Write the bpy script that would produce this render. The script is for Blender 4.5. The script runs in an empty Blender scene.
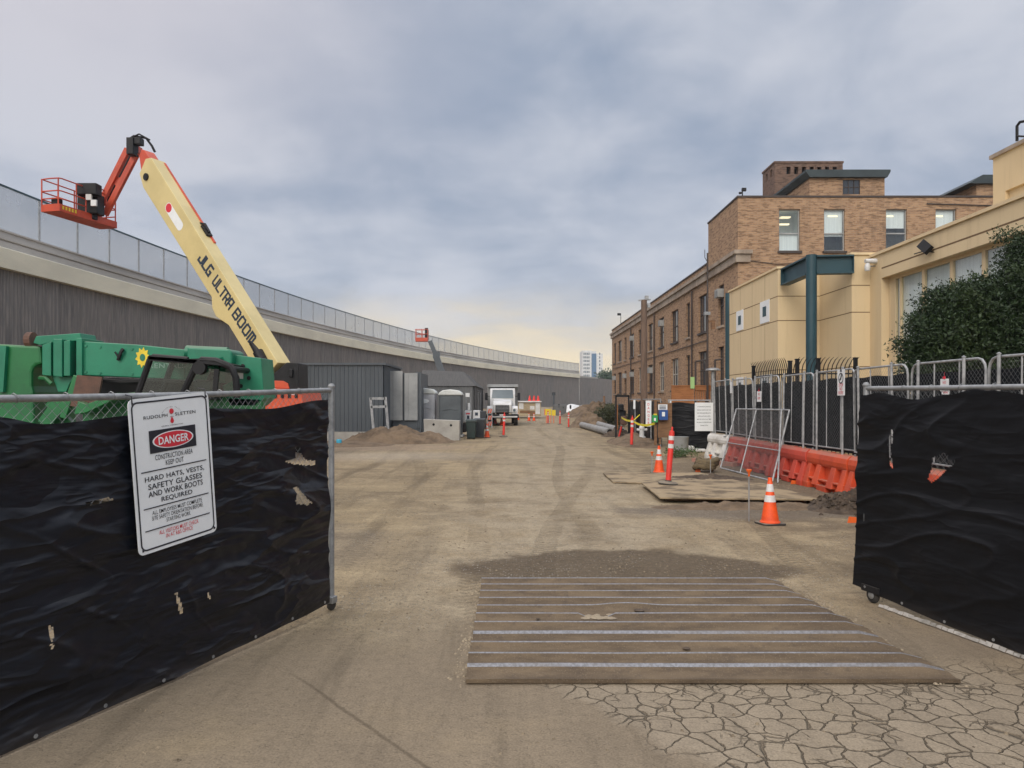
import bpy, bmesh, math, random
from mathutils import Vector, Matrix, noise
random.seed(7)
R = math.radians
sc = bpy.context.scene
COL = sc.collection
F, HZ, CH = 740.0, 400.0, 1.89
def P(px, py, Y): return Vector(((px-512)/F*Y, Y, CH+(HZ-py)/F*Y))
def G(px, py):
    Y = CH*F/(py-HZ); return Vector(((px-512)/F*Y, Y, 0))
def V(*a): return Vector(a)
def lerp(a, b, t): return a+(b-a)*t
def interp(pts, x):
    if x <= pts[0][0]: return pts[0][1]
    for (a, b), (c, d) in zip(pts, pts[1:]):
        if x <= c:
            t = (x-a)/(c-a); t = t*t*(3-2*t)
            return lerp(b, d, t)
    return pts[-1][1]
def inpoly(x, y, poly):
    r = False; j = len(poly)-1
    for i in range(len(poly)):
        xi, yi = poly[i]; xj, yj = poly[j]
        if (yi > y) != (yj > y) and x < (xj-xi)*(y-yi)/(yj-yi)+xi: r = not r
        j = i
    return r

# ------------------------------------------------------------ materials
class NT:
    def __init__(s, name):
        s.m = bpy.data.materials.new(name); s.m.use_nodes = True
        s.t = s.m.node_tree; s.n = s.t.nodes; s.l = s.t.links
        s.bsdf = s.n['Principled BSDF']; s.out = s.n['Material Output']
    def new(s, typ, **kw):
        x = s.n.new(typ)
        for k, v in kw.items(): setattr(x, k, v)
        return x
    def put(s, sock, v):
        if v is None: return
        if isinstance(v, bpy.types.NodeSocket): s.l.new(v, sock)
        elif isinstance(v, (tuple, list)) and len(v) == 3 and sock.type == 'RGBA': sock.default_value = (*v, 1)
        else: sock.default_value = v
    def math(s, op, a, b=None, c=None, clamp=False):
        x = s.new('ShaderNodeMath', operation=op); x.use_clamp = clamp
        s.put(x.inputs[0], a); s.put(x.inputs[1], b)
        if c is not None: s.put(x.inputs[2], c)
        return x.outputs[0]
    def mix(s, f, a, b, mode='MIX'):
        x = s.new('ShaderNodeMix', data_type='RGBA', blend_type=mode); x.clamp_factor = True
        s.put(x.inputs[0], f); s.put(x.inputs[6], a); s.put(x.inputs[7], b)
        return x.outputs[2]
    def smooth(s, v, a, b):
        x = s.new('ShaderNodeMapRange', interpolation_type='SMOOTHSTEP'); x.clamp = True
        s.put(x.inputs[0], v); x.inputs[1].default_value = a; x.inputs[2].default_value = b
        x.inputs[3].default_value = 0; x.inputs[4].default_value = 1
        return x.outputs[0]
    def mapv(s, v, scale=(1,1,1), loc=(0,0,0), rot=(0,0,0)):
        x = s.new('ShaderNodeMapping'); s.put(x.inputs[0], v)
        x.inputs[1].default_value = loc; x.inputs[2].default_value = rot; x.inputs[3].default_value = scale
        return x.outputs[0]
    def noise(s, v, scale, detail=5, rough=.55, dist=0):
        x = s.new('ShaderNodeTexNoise'); s.put(x.inputs['Vector'], v)
        x.inputs['Scale'].default_value = scale; x.inputs['Detail'].default_value = detail
        x.inputs['Roughness'].default_value = rough; x.inputs['Distortion'].default_value = dist
        return x.outputs[0]
    def voro(s, v, scale, feature='F1', rnd=1, out=0):
        x = s.new('ShaderNodeTexVoronoi', feature=feature); s.put(x.inputs['Vector'], v)
        x.inputs['Scale'].default_value = scale; x.inputs['Randomness'].default_value = rnd
        return x.outputs[out]
    def obj(s, jitter=False):
        tc = s.new('ShaderNodeTexCoord').outputs['Object']
        if jitter:
            r = s.math('MULTIPLY', s.new('ShaderNodeObjectInfo').outputs['Random'], 37.0)
            x = s.new('ShaderNodeVectorMath', operation='ADD'); s.put(x.inputs[0], tc)
            c = s.new('ShaderNodeCombineXYZ'); s.put(c.inputs[0], r); s.put(c.inputs[1], r)
            s.l.new(c.outputs[0], x.inputs[1]); return x.outputs[0]
        return tc
    def bump(s, h, dist, strength=1.0, normal=None):
        x = s.new('ShaderNodeBump'); s.put(x.inputs['Height'], h)
        x.inputs['Distance'].default_value = dist; x.inputs['Strength'].default_value = strength
        if normal is not None: s.put(x.inputs['Normal'], normal)
        return x.outputs[0]
    def fin(s, col, rough=.7, metal=0., normal=None, spec=None, alpha=None):
        b = s.bsdf
        s.put(b.inputs['Base Color'], col); s.put(b.inputs['Roughness'], rough); s.put(b.inputs['Metallic'], metal)
        if normal is not None: s.put(b.inputs['Normal'], normal)
        if spec is not None: b.inputs['Specular IOR Level'].default_value = spec
        if alpha is not None: s.put(b.inputs['Alpha'], alpha)
        return s.m
def mk(name, c, c2=None, sc_=2.0, rough=.7, metal=0., bs=30, bd=.002, stretch=(1,1,1), fine=.12, lo=.38, hi=.68, dust=None, spec=None):
    """weathered paint / plastic / concrete: two colours in patches, fine grain and bump, optional dust on upward faces"""
    t = NT(name); v = t.mapv(t.obj(True), stretch)
    c2 = c2 or tuple(x*.72 for x in c)
    n = t.noise(v, sc_, 7, .62)
    col = t.mix(t.smooth(n, lo, hi), c, c2)
    g = t.noise(v, bs, 4, .6)
    k = t.math('MULTIPLY_ADD', g, fine*2, 1-fine)
    cc = t.new('ShaderNodeCombineColor')
    for i in range(3): t.put(cc.inputs[i], k)
    col = t.mix(1.0, col, cc.outputs[0], 'MULTIPLY')
    if dust:
        geo = t.new('ShaderNodeNewGeometry'); sx = t.new('ShaderNodeSeparateXYZ'); t.l.new(geo.outputs['Normal'], sx.inputs[0])
        up = t.smooth(sx.outputs[2], .3, .95)
        col = t.mix(t.math('MULTIPLY', t.math('MULTIPLY', up, dust), t.smooth(n, .2, .6)), col, (.33, .28, .21))
    r = t.math('MULTIPLY_ADD', n, .25, rough-.12, clamp=True)
    return t.fin(col, r, metal, t.bump(g, bd) if bd else None, spec)
SF = {'U': [[(0,1),(0,.15),(.15,0),(.85,0),(1,.15),(1,1)]], 'L': [[(0,1),(0,0),(1,0)]], 'T': [[(-.05,1),(1.05,1)],[(.5,1),(.5,0)]],
 'R': [[(0,0),(0,1),(.85,1),(1,.88),(1,.57),(.85,.45),(0,.45)],[(.6,.45),(1,0)]], 'A': [[(0,0),(0,.85),(.15,1),(1,1),(1,0)],[(0,.4),(1,.4)]],
 'B': [[(0,0),(0,1),(.85,1),(1,.88),(1,.62),(.9,.5),(0,.5)],[(.9,.5),(1,.38),(1,.12),(.85,0),(0,0)]], 'O': [[(.15,0),(.85,0),(1,.15),(1,.85),(.85,1),(.15,1),(0,.85),(0,.15),(.15,0)]],
 'M': [[(0,0),(0,1),(.85,1),(1,.88),(1,0)],[(.5,1),(.5,0)]], 'G': [[(1,1),(.15,1),(0,.85),(0,.15),(.15,0),(1,0),(1,.45),(.7,.45)]], 'J': [[(1,1),(1,.15),(.85,0),(0,0),(0,.3)]]}
def strokes(mb, txt, o, x, y, n, w, h, gap, t):
    """square block lettering drawn with flat bars; every bar a hair above the one before"""
    o = o-x*((w+gap)*len(txt)-gap)/2-y*h/2; z = 0
    for i, ch in enumerate(txt):
        for pl in SF[ch]:
            for (a, b), (c, d) in zip(pl, pl[1:]):
                p = o+x*(i*(w+gap)+a*w)+y*b*h; q = o+x*(i*(w+gap)+c*w)+y*d*h; dd = (q-p).normalized(); z += .0002
                mb.frame(p+n*z, dd, n.cross(dd), n, (-t/2,-t/2,0), ((q-p).length+t/2,t/2,.001))
def flat(name, c, rough=.6, metal=0., em=0):
    t = NT(name); t.fin(c, rough, metal)
    if em:
        t.bsdf.inputs['Emission Color'].default_value = (*c, 1); t.bsdf.inputs['Emission Strength'].default_value = em
    return t.m

M = {}
M['galv'] = mk('galvanised_steel', (.36,.37,.38), (.24,.25,.255), 9, .5, .55, 60, .001)
M['galvdull'] = mk('dull_galvanised_steel', (.40,.41,.42), (.24,.25,.26), 7, .6, .25, 60, .001)
M['wire'] = mk('fence_wire', (.30,.31,.32), (.19,.20,.21), 9, .5, .4, 60, 0)
M['green'] = mk('green_machine_paint', (.010,.20,.108), (.007,.145,.08), 1.3, .42, 0, 25, .001, dust=.35)
M['green2'] = mk('leaf_green_machine_paint', (.012,.155,.045), (.008,.105,.033), 1.3, .4, 0, 25, .001, dust=.3)
M['black'] = mk('black_paint', (.009,.0095,.011), (.016,.016,.018), 3, .5, 0, 40, .001, dust=.08, spec=.25)
M['rubber'] = mk('tyre_rubber', (.02,.02,.021), (.06,.052,.042), 3, .85, 0, 40, .003, dust=.6)
M['cream'] = mk('cream_boom_paint', (.64,.525,.25), (.55,.45,.21), .7, .42, 0, 20, .0006, fine=.05)
M['orange'] = mk('orange_machine_paint', (.62,.085,.025), (.48,.06,.02), 1.5, .45, 0, 25, .001)
M['jib'] = mk('red_orange_jib_paint', (.55,.075,.03), (.40,.05,.025), 1.5, .45, 0, 25, .001)
M['rust'] = mk('rusty_brown_plate', (.13,.07,.05), (.08,.05,.04), 4, .85, 0, 30, .003)
M['barrier'] = mk('orange_barrier_plastic', (.66,.085,.022), (.48,.06,.022), 1.8, .5, 0, 35, .001, dust=.5)
M['barrierold'] = mk('faded_red_barrier_plastic', (.55,.065,.035), (.42,.055,.035), 1.5, .55, 0, 35, .001, dust=.5)
M['barrierw'] = mk('white_barrier_plastic', (.72,.71,.68), (.5,.48,.44), 2.5, .6, 0, 35, .001, dust=.5)
M['cone'] = mk('orange_cone_plastic', (.90,.10,.012), (.72,.075,.015), 6, .5, 0, 60, .0005)
M['conew'] = mk('white_reflective_band', (.72,.72,.72), (.55,.54,.52), 8, .4, 0, 60, 0)
M['delin'] = mk('red_post_plastic', (.75,.045,.035), (.6,.04,.03), 5, .5, 0, 60, .0005)
M['white'] = mk('white_paint', (.68,.69,.70), (.52,.52,.50), 1.6, .5, 0, 30, .0006)
M['signw'] = mk('white_sign_face', (.80,.83,.85), (.74,.77,.79), 2.2, .45, 0, 30, .0003, fine=.03)
M['ink'] = flat('black_print', (.018,.02,.03), .5)
M['navy'] = flat('navy_lettering', (.02,.035,.06), .5)
M['redink'] = flat('red_print', (.62,.03,.05), .5)
M['yellow'] = mk('yellow_paint', (.78,.60,.03), (.65,.48,.03), 4, .5, 0, 40, .0005)
M['wood'] = mk('weathered_brown_wood', (.22,.12,.06), (.14,.075,.04), 3, .8, 0, 40, .002, stretch=(1,1,6))
M['woodorange'] = mk('orange_brown_timber', (.36,.145,.05), (.25,.10,.035), 2.5, .75, 0, 40, .002, stretch=(1,1,7))
M['pole'] = mk('grey_brown_utility_timber', (.17,.115,.085), (.11,.075,.055), 2, .9, 0, 40, .004, stretch=(4,4,.5))
M['conc'] = mk('pale_concrete', (.40,.385,.35), (.30,.285,.26), 1.2, .85, 0, 35, .002)
M['shed'] = mk('blue_grey_metal_cladding', (.085,.10,.115), (.07,.082,.095), .6, .5, .1, 20, .0006, stretch=(1,1,.4), fine=.05)
M['shed2'] = mk('grey_metal_cladding', (.135,.14,.145), (.10,.105,.11), .6, .6, .1, 20, .0006, stretch=(1,1,.3), fine=.05)
M['greypanel'] = mk('pale_grey_panel', (.33,.34,.34), (.25,.26,.26), 1.2, .6, 0, 20, .0006)
M['toilet'] = mk('grey_moulded_plastic', (.42,.43,.46), (.34,.35,.38), 1.5, .55, 0, 20, .001)
M['toiletdark'] = mk('dark_grey_moulded_plastic', (.085,.10,.11), (.065,.075,.085), 1.5, .55, 0, 20, .001)
M['domew'] = mk('white_translucent_plastic', (.62,.64,.62), (.5,.52,.5), 1.5, .5, 0, 20, .0006)
M['bin'] = mk('dark_bin_plastic', (.012,.03,.028), (.02,.03,.03), 3, .5, 0, 30, .0008)
M['bin2'] = mk('dark_grey_bin_plastic', (.03,.035,.042), (.02,.025,.03), 3, .5, 0, 30, .0008)
M['blue'] = flat('blue_plastic', (.02,.08,.28), .5)
M['cyan'] = flat('light_blue_plastic', (.05,.42,.62), .5)
M['greenbox'] = flat('green_box_plastic', (.03,.30,.09), .5)
M['teal'] = mk('dark_teal_steel_paint', (.018,.062,.082), (.014,.05,.066), 1.0, .5, 0, 30, .0006, fine=.06)
M['trim'] = mk('dark_teal_eaves', (.03,.045,.05), (.02,.03,.035), 1.0, .6, 0, 30, .001)
M['stone'] = mk('pale_stone_band', (.36,.30,.24), (.22,.17,.13), 1.2, .85, 0, 20, .003, stretch=(1,1,.5))
M['brown'] = mk('dark_brown_window_frame', (.055,.04,.033), (.04,.03,.026), 2, .65, 0, 30, .0006)
M['lightframe'] = mk('pale_window_frame', (.42,.40,.36), (.33,.31,.28), 2, .6, 0, 30, .0006)
M['blind'] = mk('drawn_pale_blind', (.80,.84,.83), (.70,.74,.74), 1.5, .8, 0, 30, 0, stretch=(8,8,.2))
M['lamp'] = flat('lit_fluorescent_tube', (1.0,.86,.55), .5, 0, 1.1)
M['room'] = mk('dim_room_wall', (.30,.31,.29), (.22,.22,.21), 1.5, .9, 0, 30, 0)
M['dirt'] = mk('heaped_dirt', (.185,.130,.082), (.10,.070,.045), 1.6, .95, 0, 9, .05, fine=.3)
M['dirtdark'] = mk('dark_damp_soil', (.095,.068,.047), (.045,.033,.024), 4, .95, 0, 14, .03, fine=.35)
M['sand'] = mk('dry_tan_earth', (.33,.27,.19), (.24,.195,.14), 3, .95, 0, 40, .006, fine=.2)
M['wattle'] = mk('straw_fibre', (.16,.12,.065), (.09,.068,.04), 9, .95, 0, 60, .01, fine=.35)
M['pipe'] = mk('grey_concrete_pipe', (.29,.29,.285), (.22,.215,.21), 1.5, .8, 0, 25, .002)
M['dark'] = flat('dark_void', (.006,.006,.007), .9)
M['plywood'] = mk('dusty_plywood', (.32,.245,.15), (.13,.098,.062), 1.7, .9, 0, 30, .003, fine=.25, lo=.45, hi=.62)
M['trunk'] = mk('bark', (.10,.075,.055), (.06,.045,.035), 6, .95, 0, 20, .01, stretch=(1,1,.3))
M['stakeorange'] = flat('orange_cap_plastic', (.75,.13,.02), .5)
M['tan'] = mk('tan_cab_paint', (.42,.34,.22), (.3,.24,.16), 1.2, .6, 0, 20, .001)
M['tape'] = flat('yellow_tape', (.80,.70,.03), .5)
M['lightgreen'] = flat('pale_green_paper', (.35,.55,.22), .7)

def glass(name, c, rough=.06, spec=.6):
    t = NT(name); v = t.obj(True); n = t.noise(v, 1.2, 3)
    return t.fin(t.mix(n, c, tuple(x*.55 for x in c)), rough, 0, t.bump(n, .01, .25), spec)
M['glassdark'] = glass('dark_window_glass', (.045,.05,.06))
M['glassblue'] = glass('blue_window_glass', (.12,.17,.21))
M['windscreen'] = glass('windscreen_glass', (.16,.20,.22))
def clearglass(c=(.62,.70,.68,1), k=.1):
    t = NT('clear_glass'); tr = t.new('ShaderNodeBsdfTransparent'); tr.inputs[0].default_value = c
    gl = t.new('ShaderNodeBsdfGlossy'); gl.inputs['Roughness'].default_value = .05
    mx = t.new('ShaderNodeMixShader'); mx.inputs[0].default_value = k
    t.l.new(tr.outputs[0], mx.inputs[1]); t.l.new(gl.outputs[0], mx.inputs[2]); t.l.new(mx.outputs[0], t.out.inputs[0]); return t.m
M['clear'] = clearglass((.70,.76,.74,1), .035)
M['clearw'] = clearglass((.95,.97,.97,1), .06)
def meshpanel():
    t = NT('fine_steel_mesh'); v = t.obj(); n = t.noise(v, .5, 3)
    tr = t.new('ShaderNodeBsdfTransparent')
    df = t.new('ShaderNodeBsdfDiffuse'); df.inputs[0].default_value = (.50,.54,.58,1)
    mx = t.new('ShaderNodeMixShader'); t.put(mx.inputs[0], t.math('MULTIPLY_ADD', n, .12, .34))
    t.l.new(tr.outputs[0], mx.inputs[1]); t.l.new(df.outputs[0], mx.inputs[2]); t.l.new(mx.outputs[0], t.out.inputs[0]); return t.m
M['mesh'] = meshpanel()
def finelink():
    """chain link too fine to see as wires: partly open"""
    t = NT('fine_chain_link'); tr = t.new('ShaderNodeBsdfTransparent')
    df = t.new('ShaderNodeBsdfDiffuse'); df.inputs[0].default_value = (.3,.31,.32,1)
    mx = t.new('ShaderNodeMixShader'); mx.inputs[0].default_value = .22
    t.l.new(tr.outputs[0], mx.inputs[1]); t.l.new(df.outputs[0], mx.inputs[2]); t.l.new(mx.outputs[0], t.out.inputs[0]); return t.m
M['finelink'] = finelink()
def fabric(name, base, rough, seed, bd=.10, spec=.34):
    t = NT(name); v = t.obj()
    a = t.noise(t.mapv(v, (.6, 1, 2.0), (seed, 0, 0), (0, R(-32), 0)), .85, 2, .5, .4)
    b = t.noise(t.mapv(v, (1.3, 1, 4.0), (seed, 3, 0), (0, R(28), 0)), 1.3, 3, .5, .6)
    rd = t.math('SUBTRACT', 1.0, t.math('MULTIPLY', t.math('ABSOLUTE', t.math('SUBTRACT', t.noise(t.mapv(v, (.9, 1, 3.4), (seed+9, 0, 0), (0, R(-24), 0)), 1.0, 3, .5, .3), .5)), 9.0), clamp=True)
    h = t.math('ADD', t.math('MULTIPLY', a, 1.0), t.math('ADD', t.math('MULTIPLY', b, .35), t.math('MULTIPLY', rd, .22)))
    w = t.noise(v, 260, 2, .5)
    n1 = t.bump(h, bd, 1.0); n2 = t.bump(w, .0008, .5, n1)
    dustn = t.noise(t.mapv(v, (1.5, 1, 3), (seed, 7, 0)), 2.0, 8, .7)
    sx = t.new('ShaderNodeSeparateXYZ'); t.l.new(v, sx.inputs[0])
    low = t.math('MULTIPLY', t.smooth(t.math('ADD', sx.outputs[2], t.math('MULTIPLY', dustn, .25)), .30, .04), .25)
    col = t.mix(t.smooth(dustn, .45, .85), base, tuple(x*1.6+.002 for x in base))
    col = t.mix(low, col, (.12, .10, .08))
    return t.fin(col, rough, 0, n2, spec)
M['screen'] = fabric('black_woven_screen', (.006,.0075,.0125), .37, 0)
M['screenr'] = fabric('black_woven_screen_dull', (.0055,.006,.008), .50, 5, .035, .22)
M['tarp'] = mk('dark_privacy_screen', (.008,.011,.015), (.013,.016,.020), 1.2, .8, 0, 60, .002, stretch=(3,3,.6), spec=.12)
def brick(name, ca, cb, mortar, w=.30, h=.095):
    t = NT(name); v = t.obj(); s = t.new('ShaderNodeSeparateXYZ'); t.l.new(v, s.inputs[0])
    c = t.new('ShaderNodeCombineXYZ'); t.put(c.inputs[0], t.math('ADD', s.outputs[0], s.outputs[1])); t.put(c.inputs[1], s.outputs[2])
    b = t.new('ShaderNodeTexBrick'); t.l.new(c.outputs[0], b.inputs['Vector'])
    b.inputs['Scale'].default_value = 1; b.inputs['Brick Width'].default_value = w; b.inputs['Row Height'].default_value = h
    b.inputs['Mortar Size'].default_value = .008; b.inputs['Color1'].default_value = (*ca,1); b.inputs['Color2'].default_value = (*cb,1); b.inputs['Mortar'].default_value = (*mortar,1)
    b.inputs['Bias'].default_value = -.1
    bl = t.noise(t.mapv(c.outputs[0], (2.4, 9, 1)), 1.0, 3, .6)
    col = t.mix(t.math('MULTIPLY', t.smooth(bl, .48, .64), .75), b.outputs[0], tuple(x*.5 for x in cb))
    st = t.noise(t.mapv(c.outputs[0], (.9, .22, 1)), 1.0, 7, .65)
    col = t.mix(t.math('MULTIPLY', t.smooth(st, .48, .75), .45), col, (.09,.065,.05))
    return t.fin(col, .9, 0, t.bump(b.outputs[1], -.01))
M['brick'] = brick('tan_brick', (.43,.27,.155), (.30,.18,.105), (.38,.29,.21))
M['brickred'] = brick('dark_red_brick', (.20,.12,.085), (.14,.085,.06), (.16,.12,.10))
def stucco():
    t = NT('ochre_stucco'); v = t.obj(); s = t.new('ShaderNodeSeparateXYZ'); t.l.new(v, s.inputs[0])
    n = t.noise(v, .45, 6, .6); col = t.mix(n, (.71,.575,.365), (.63,.495,.30))
    st = t.noise(t.mapv(v, (2.2, 2.2, .18)), 1.3, 6, .65)
    col = t.mix(t.math('MULTIPLY', t.smooth(st, .5, .78), .3), col, (.34,.25,.15))
    return t.fin(col, .88, 0, t.bump(t.noise(v, 45, 3), .003))
M['stucco'] = stucco()
M['joint'] = flat('stucco_joint', (.16,.10,.05), .9)
def wallribs():
    t = NT('board_formed_concrete'); uv = t.new('ShaderNodeTexCoord').outputs['UV']
    s = t.new('ShaderNodeSeparateXYZ'); t.l.new(uv, s.inputs[0])
    cell = t.math('FLOOR', t.math('DIVIDE', s.outputs[0], 5.6))
    wn = t.new('ShaderNodeTexWhiteNoise', noise_dimensions='1D'); t.put(wn.inputs[1], cell)
    col = t.mix(wn.outputs[0], (.20,.175,.155), (.165,.155,.148))
    ns = t.noise(t.mapv(uv, (1.6, .16, 1)), 1.0, 7, .65)
    col = t.mix(t.smooth(ns, .35, .75), col, (.105,.10,.098))
    rb = t.noise(t.mapv(uv, (9, .5, 1)), 1.0, 3, .6)
    col = t.mix(t.math('MULTIPLY', t.smooth(rb, .42, .66), .6), col, (.275,.245,.22))
    fr = t.math('FRACT', t.math('DIVIDE', s.outputs[0], 5.6))
    col = t.mix(t.math('MULTIPLY', t.math('LESS_THAN', fr, .010), .5), col, (.05,.05,.05))
    return t.fin(col, .92, 0, t.bump(rb, .02))
M['ribs'] = wallribs()
M['girder'] = mk('cream_painted_girder', (.74,.69,.54), (.62,.58,.46), .35, .75, 0, 14, .002, stretch=(.5,.5,1.5), fine=.06)
M['parapet'] = mk('pale_grey_parapet', (.50,.475,.44), (.35,.33,.305), .25, .85, 0, 9, .004, stretch=(.35,.35,2.5), fine=.1)

# ------------------------------------------------------------ mesh builder
WM = {}
class MB:
    def __init__(s): s.v = []; s.f = []; s.m = []; s.uv = None
    def add(s, vs, fs, mi=0):
        o = len(s.v); s.v += [Vector(p) for p in vs]; s.f += [tuple(i+o for i in f) for f in fs]; s.m += [mi]*len(fs); return s
    def box(s, a, b, mi=0, X=None):
        x0,y0,z0 = a; x1,y1,z1 = b
        vs = [V(x,y,z) for x in (x0,x1) for y in (y0,y1) for z in (z0,z1)]
        if X is not None: vs = [X @ p for p in vs]
        return s.add(vs, [(0,1,3,2),(4,6,7,5),(0,4,5,1),(2,3,7,6),(0,2,6,4),(1,5,7,3)], mi)
    def cbox(s, c, d, mi=0, X=None):
        return s.box([c[i]-d[i]/2 for i in range(3)], [c[i]+d[i]/2 for i in range(3)], mi, X)
    def frame(s, ox, ax, ay, az, a, b, mi=0):
        X = Matrix((ax, ay, az)).transposed().to_4x4(); X.translation = ox
        return s.box(a, b, mi, X)
    def bar(s, p, q, w, h, mi=0, up=None):
        p = Vector(p); q = Vector(q); d = (q-p); L = d.length; d.normalize()
        up = Vector(up) if up is not None else (V(0,0,1) if abs(d.z) < .95 else V(1,0,0))
        x = d.cross(up).normalized(); u = x.cross(d)
        return s.frame(p, d, x, u, (0,-w/2,-h/2), (L,w/2,h/2), mi)
    def tube(s, pts, r, n=8, mi=0, cap=True, closed=False):
        pts = [Vector(p) for p in pts]; N = len(pts); rs = r if isinstance(r, (list, tuple)) else [r]*N
        o = len(s.v); ref = None
        for i, p in enumerate(pts):
            if closed: d = (pts[(i+1) % N]-pts[i-1])
            else: d = pts[min(i+1, N-1)]-pts[max(i-1, 0)]
            d.normalize()
            if ref is None: ref = V(0,0,1) if abs(d.z) < .9 else V(1,0,0)
            x = d.cross(ref)
            if x.length < 1e-4: ref = V(0,1,0); x = d.cross(ref)
            x.normalize(); y = x.cross(d); ref = y
            for k in range(n):
                a = 2*math.pi*k/n; s.v.append(p+x*math.cos(a)*rs[i]+y*math.sin(a)*rs[i])
        fs = []
        for i in range(N if closed else N-1):
            j = (i+1) % N
            for k in range(n):
                k2 = (k+1) % n; fs.append((o+i*n+k, o+i*n+k2, o+j*n+k2, o+j*n+k))
        if cap and not closed:
            fs.append(tuple(o+k for k in range(n))[::-1]); fs.append(tuple(o+(N-1)*n+k for k in range(n)))
        s.f += fs; s.m += [mi]*len(fs); return s
    def cyl(s, p, q, r, n=16, mi=0, r2=None): return s.tube([p, q], [r, r if r2 is None else r2], n, mi)
    def lathe(s, prof, c=(0,0,0), n=20, mi=0, axis='z'):
        o = len(s.v); c = Vector(c)
        for r, z in prof:
            for k in range(n):
                a = 2*math.pi*k/n; x, y = r*math.cos(a), r*math.sin(a)
                s.v.append(c+{'z': V(x,y,z), 'x': V(z,x,y), 'y': V(x,z,y)}[axis])
        fs = [(o+i*n+k, o+i*n+(k+1) % n, o+(i+1)*n+(k+1) % n, o+(i+1)*n+k) for i in range(len(prof)-1) for k in range(n)]
        fs.append(tuple(o+k for k in range(n))[::-1]); fs.append(tuple(o+(len(prof)-1)*n+k for k in range(n)))
        s.f += fs; s.m += [mi]*len(fs); return s
    def prism(s, poly, ox, ax, ay, az, t, mi=0):
        """poly (a,b) in the plane ax,ay; thickness t along az"""
        ox = Vector(ox); n = len(poly); vs = [ox+ax*a+ay*b for a, b in poly]; vs += [p+az*t for p in vs]
        fs = [tuple(range(n))[::-1], tuple(range(n, 2*n))]+[(i, (i+1) % n, n+(i+1) % n, n+i) for i in range(n)]
        return s.add(vs, fs, mi)
    def text(s, txt, o, x, y, size, sx=1., mi=0, off=0., sp=1., align='CENTER', depth=0.):
        vs, fs = textgeo(txt, off, sp, align); o = Vector(o)
        return s.add([o+x*(a*size*sx)+y*(b*size) for a, b in vs], fs, mi)
    def wall(s, o, u, v, W, H, holes, nin, depth, mi=0, mr=None):
        """a wall face with rectangular openings (u0,u1,v0,v1) and reveals going in along nin"""
        o = Vector(o); us = sorted({0, W, *[h[0] for h in holes], *[h[1] for h in holes]}); vs = sorted({0, H, *[h[2] for h in holes], *[h[3] for h in holes]})
        for a, b in zip(us, us[1:]):
            for c, d in zip(vs, vs[1:]):
                m_, n_ = (a+b)/2, (c+d)/2
                if any(h[0] < m_ < h[1] and h[2] < n_ < h[3] for h in holes): continue
                s.add([o+u*a+v*c, o+u*b+v*c, o+u*b+v*d, o+u*a+v*d], [(0,1,2,3)], mi)
        for h in holes:
            c = [o+u*h[0]+v*h[2], o+u*h[1]+v*h[2], o+u*h[1]+v*h[3], o+u*h[0]+v*h[3]]
            for i in range(4):
                p, q = c[i], c[(i+1) % 4]; s.add([p, q, q+nin*depth, p+nin*depth], [(0,1,2,3)], mi if mr is None else mr)
        return s
    def build(s, name, mats, parent=None, world=True, smooth=False, bevel=0, angle=40, origin=None):
        if not isinstance(mats, (list, tuple)): mats = [mats]
        me = bpy.data.meshes.new(name); W = WM.get(parent, Matrix.Identity(4))
        vs = [W.inverted() @ p for p in s.v] if (world and parent is not None) else s.v
        L = Matrix.Identity(4)
        if parent is None and origin is not None:
            L = Matrix.Translation(Vector(origin)); vs = [p-Vector(origin) for p in vs] if world else vs
        me.from_pydata([tuple(p) for p in vs], [], s.f)
        for m in mats: me.materials.append(m)
        me.polygons.foreach_set('material_index', s.m)
        if s.uv:
            ul = me.uv_layers.new(name='UVMap'); ul.data.foreach_set('uv', [c for p in me.loops for c in s.uv[p.vertex_index]])
        if smooth:
            me.polygons.foreach_set('use_smooth', [True]*len(me.polygons)); me.set_sharp_from_angle(angle=R(angle))
        me.update(); me.validate()
        o = bpy.data.objects.new(name, me); COL.objects.link(o)
        if parent is not None: o.parent = parent; WM[o] = W
        else: o.matrix_world = L; WM[o] = L.copy()
        if bevel:
            b = o.modifiers.new('bevel', 'BEVEL'); b.width = bevel; b.segments = 2; b.limit_method = 'ANGLE'
        return o
TC = {}
def fittext(mb, txt, c, x, y, w, cap, off=0., mi=0, sp=1.):
    vs, fs = textgeo(txt, off, sp, 'CENTER'); xs = [a for a, b in vs]; ys = [b for a, b in vs]; sx = w/(max(xs)-min(xs)); cy = cap/(max(ys)-min(ys)); mx = (max(xs)+min(xs))/2; my = (max(ys)+min(ys))/2
    mb.add([c+x*((a-mx)*sx)+y*((b-my)*cy) for a, b in vs], fs, mi)
def textgeo(txt, off, sp, align):
    k = (txt, off, sp, align)
    if k in TC: return TC[k]
    c = bpy.data.curves.new('t', 'FONT'); c.body = txt; c.align_x = align; c.align_y = 'CENTER'; c.offset = off; c.space_character = sp; c.resolution_u = 3
    o = bpy.data.objects.new('t', c); COL.objects.link(o); bpy.context.view_layer.update()
    me = o.evaluated_get(bpy.context.evaluated_depsgraph_get()).to_mesh()
    r = ([(v.co.x, v.co.y) for v in me.vertices], [tuple(p.vertices) for p in me.polygons])
    o.to_mesh_clear() if False else None
    bpy.data.objects.remove(o); bpy.data.curves.remove(c); TC[k] = r; return r
def tag(o, label=None, cat=None, group=None, kind=None):
    if label: o['label'] = label
    if cat: o['category'] = cat
    if group: o['group'] = group
    if kind: o['kind'] = kind
    return o
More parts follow.
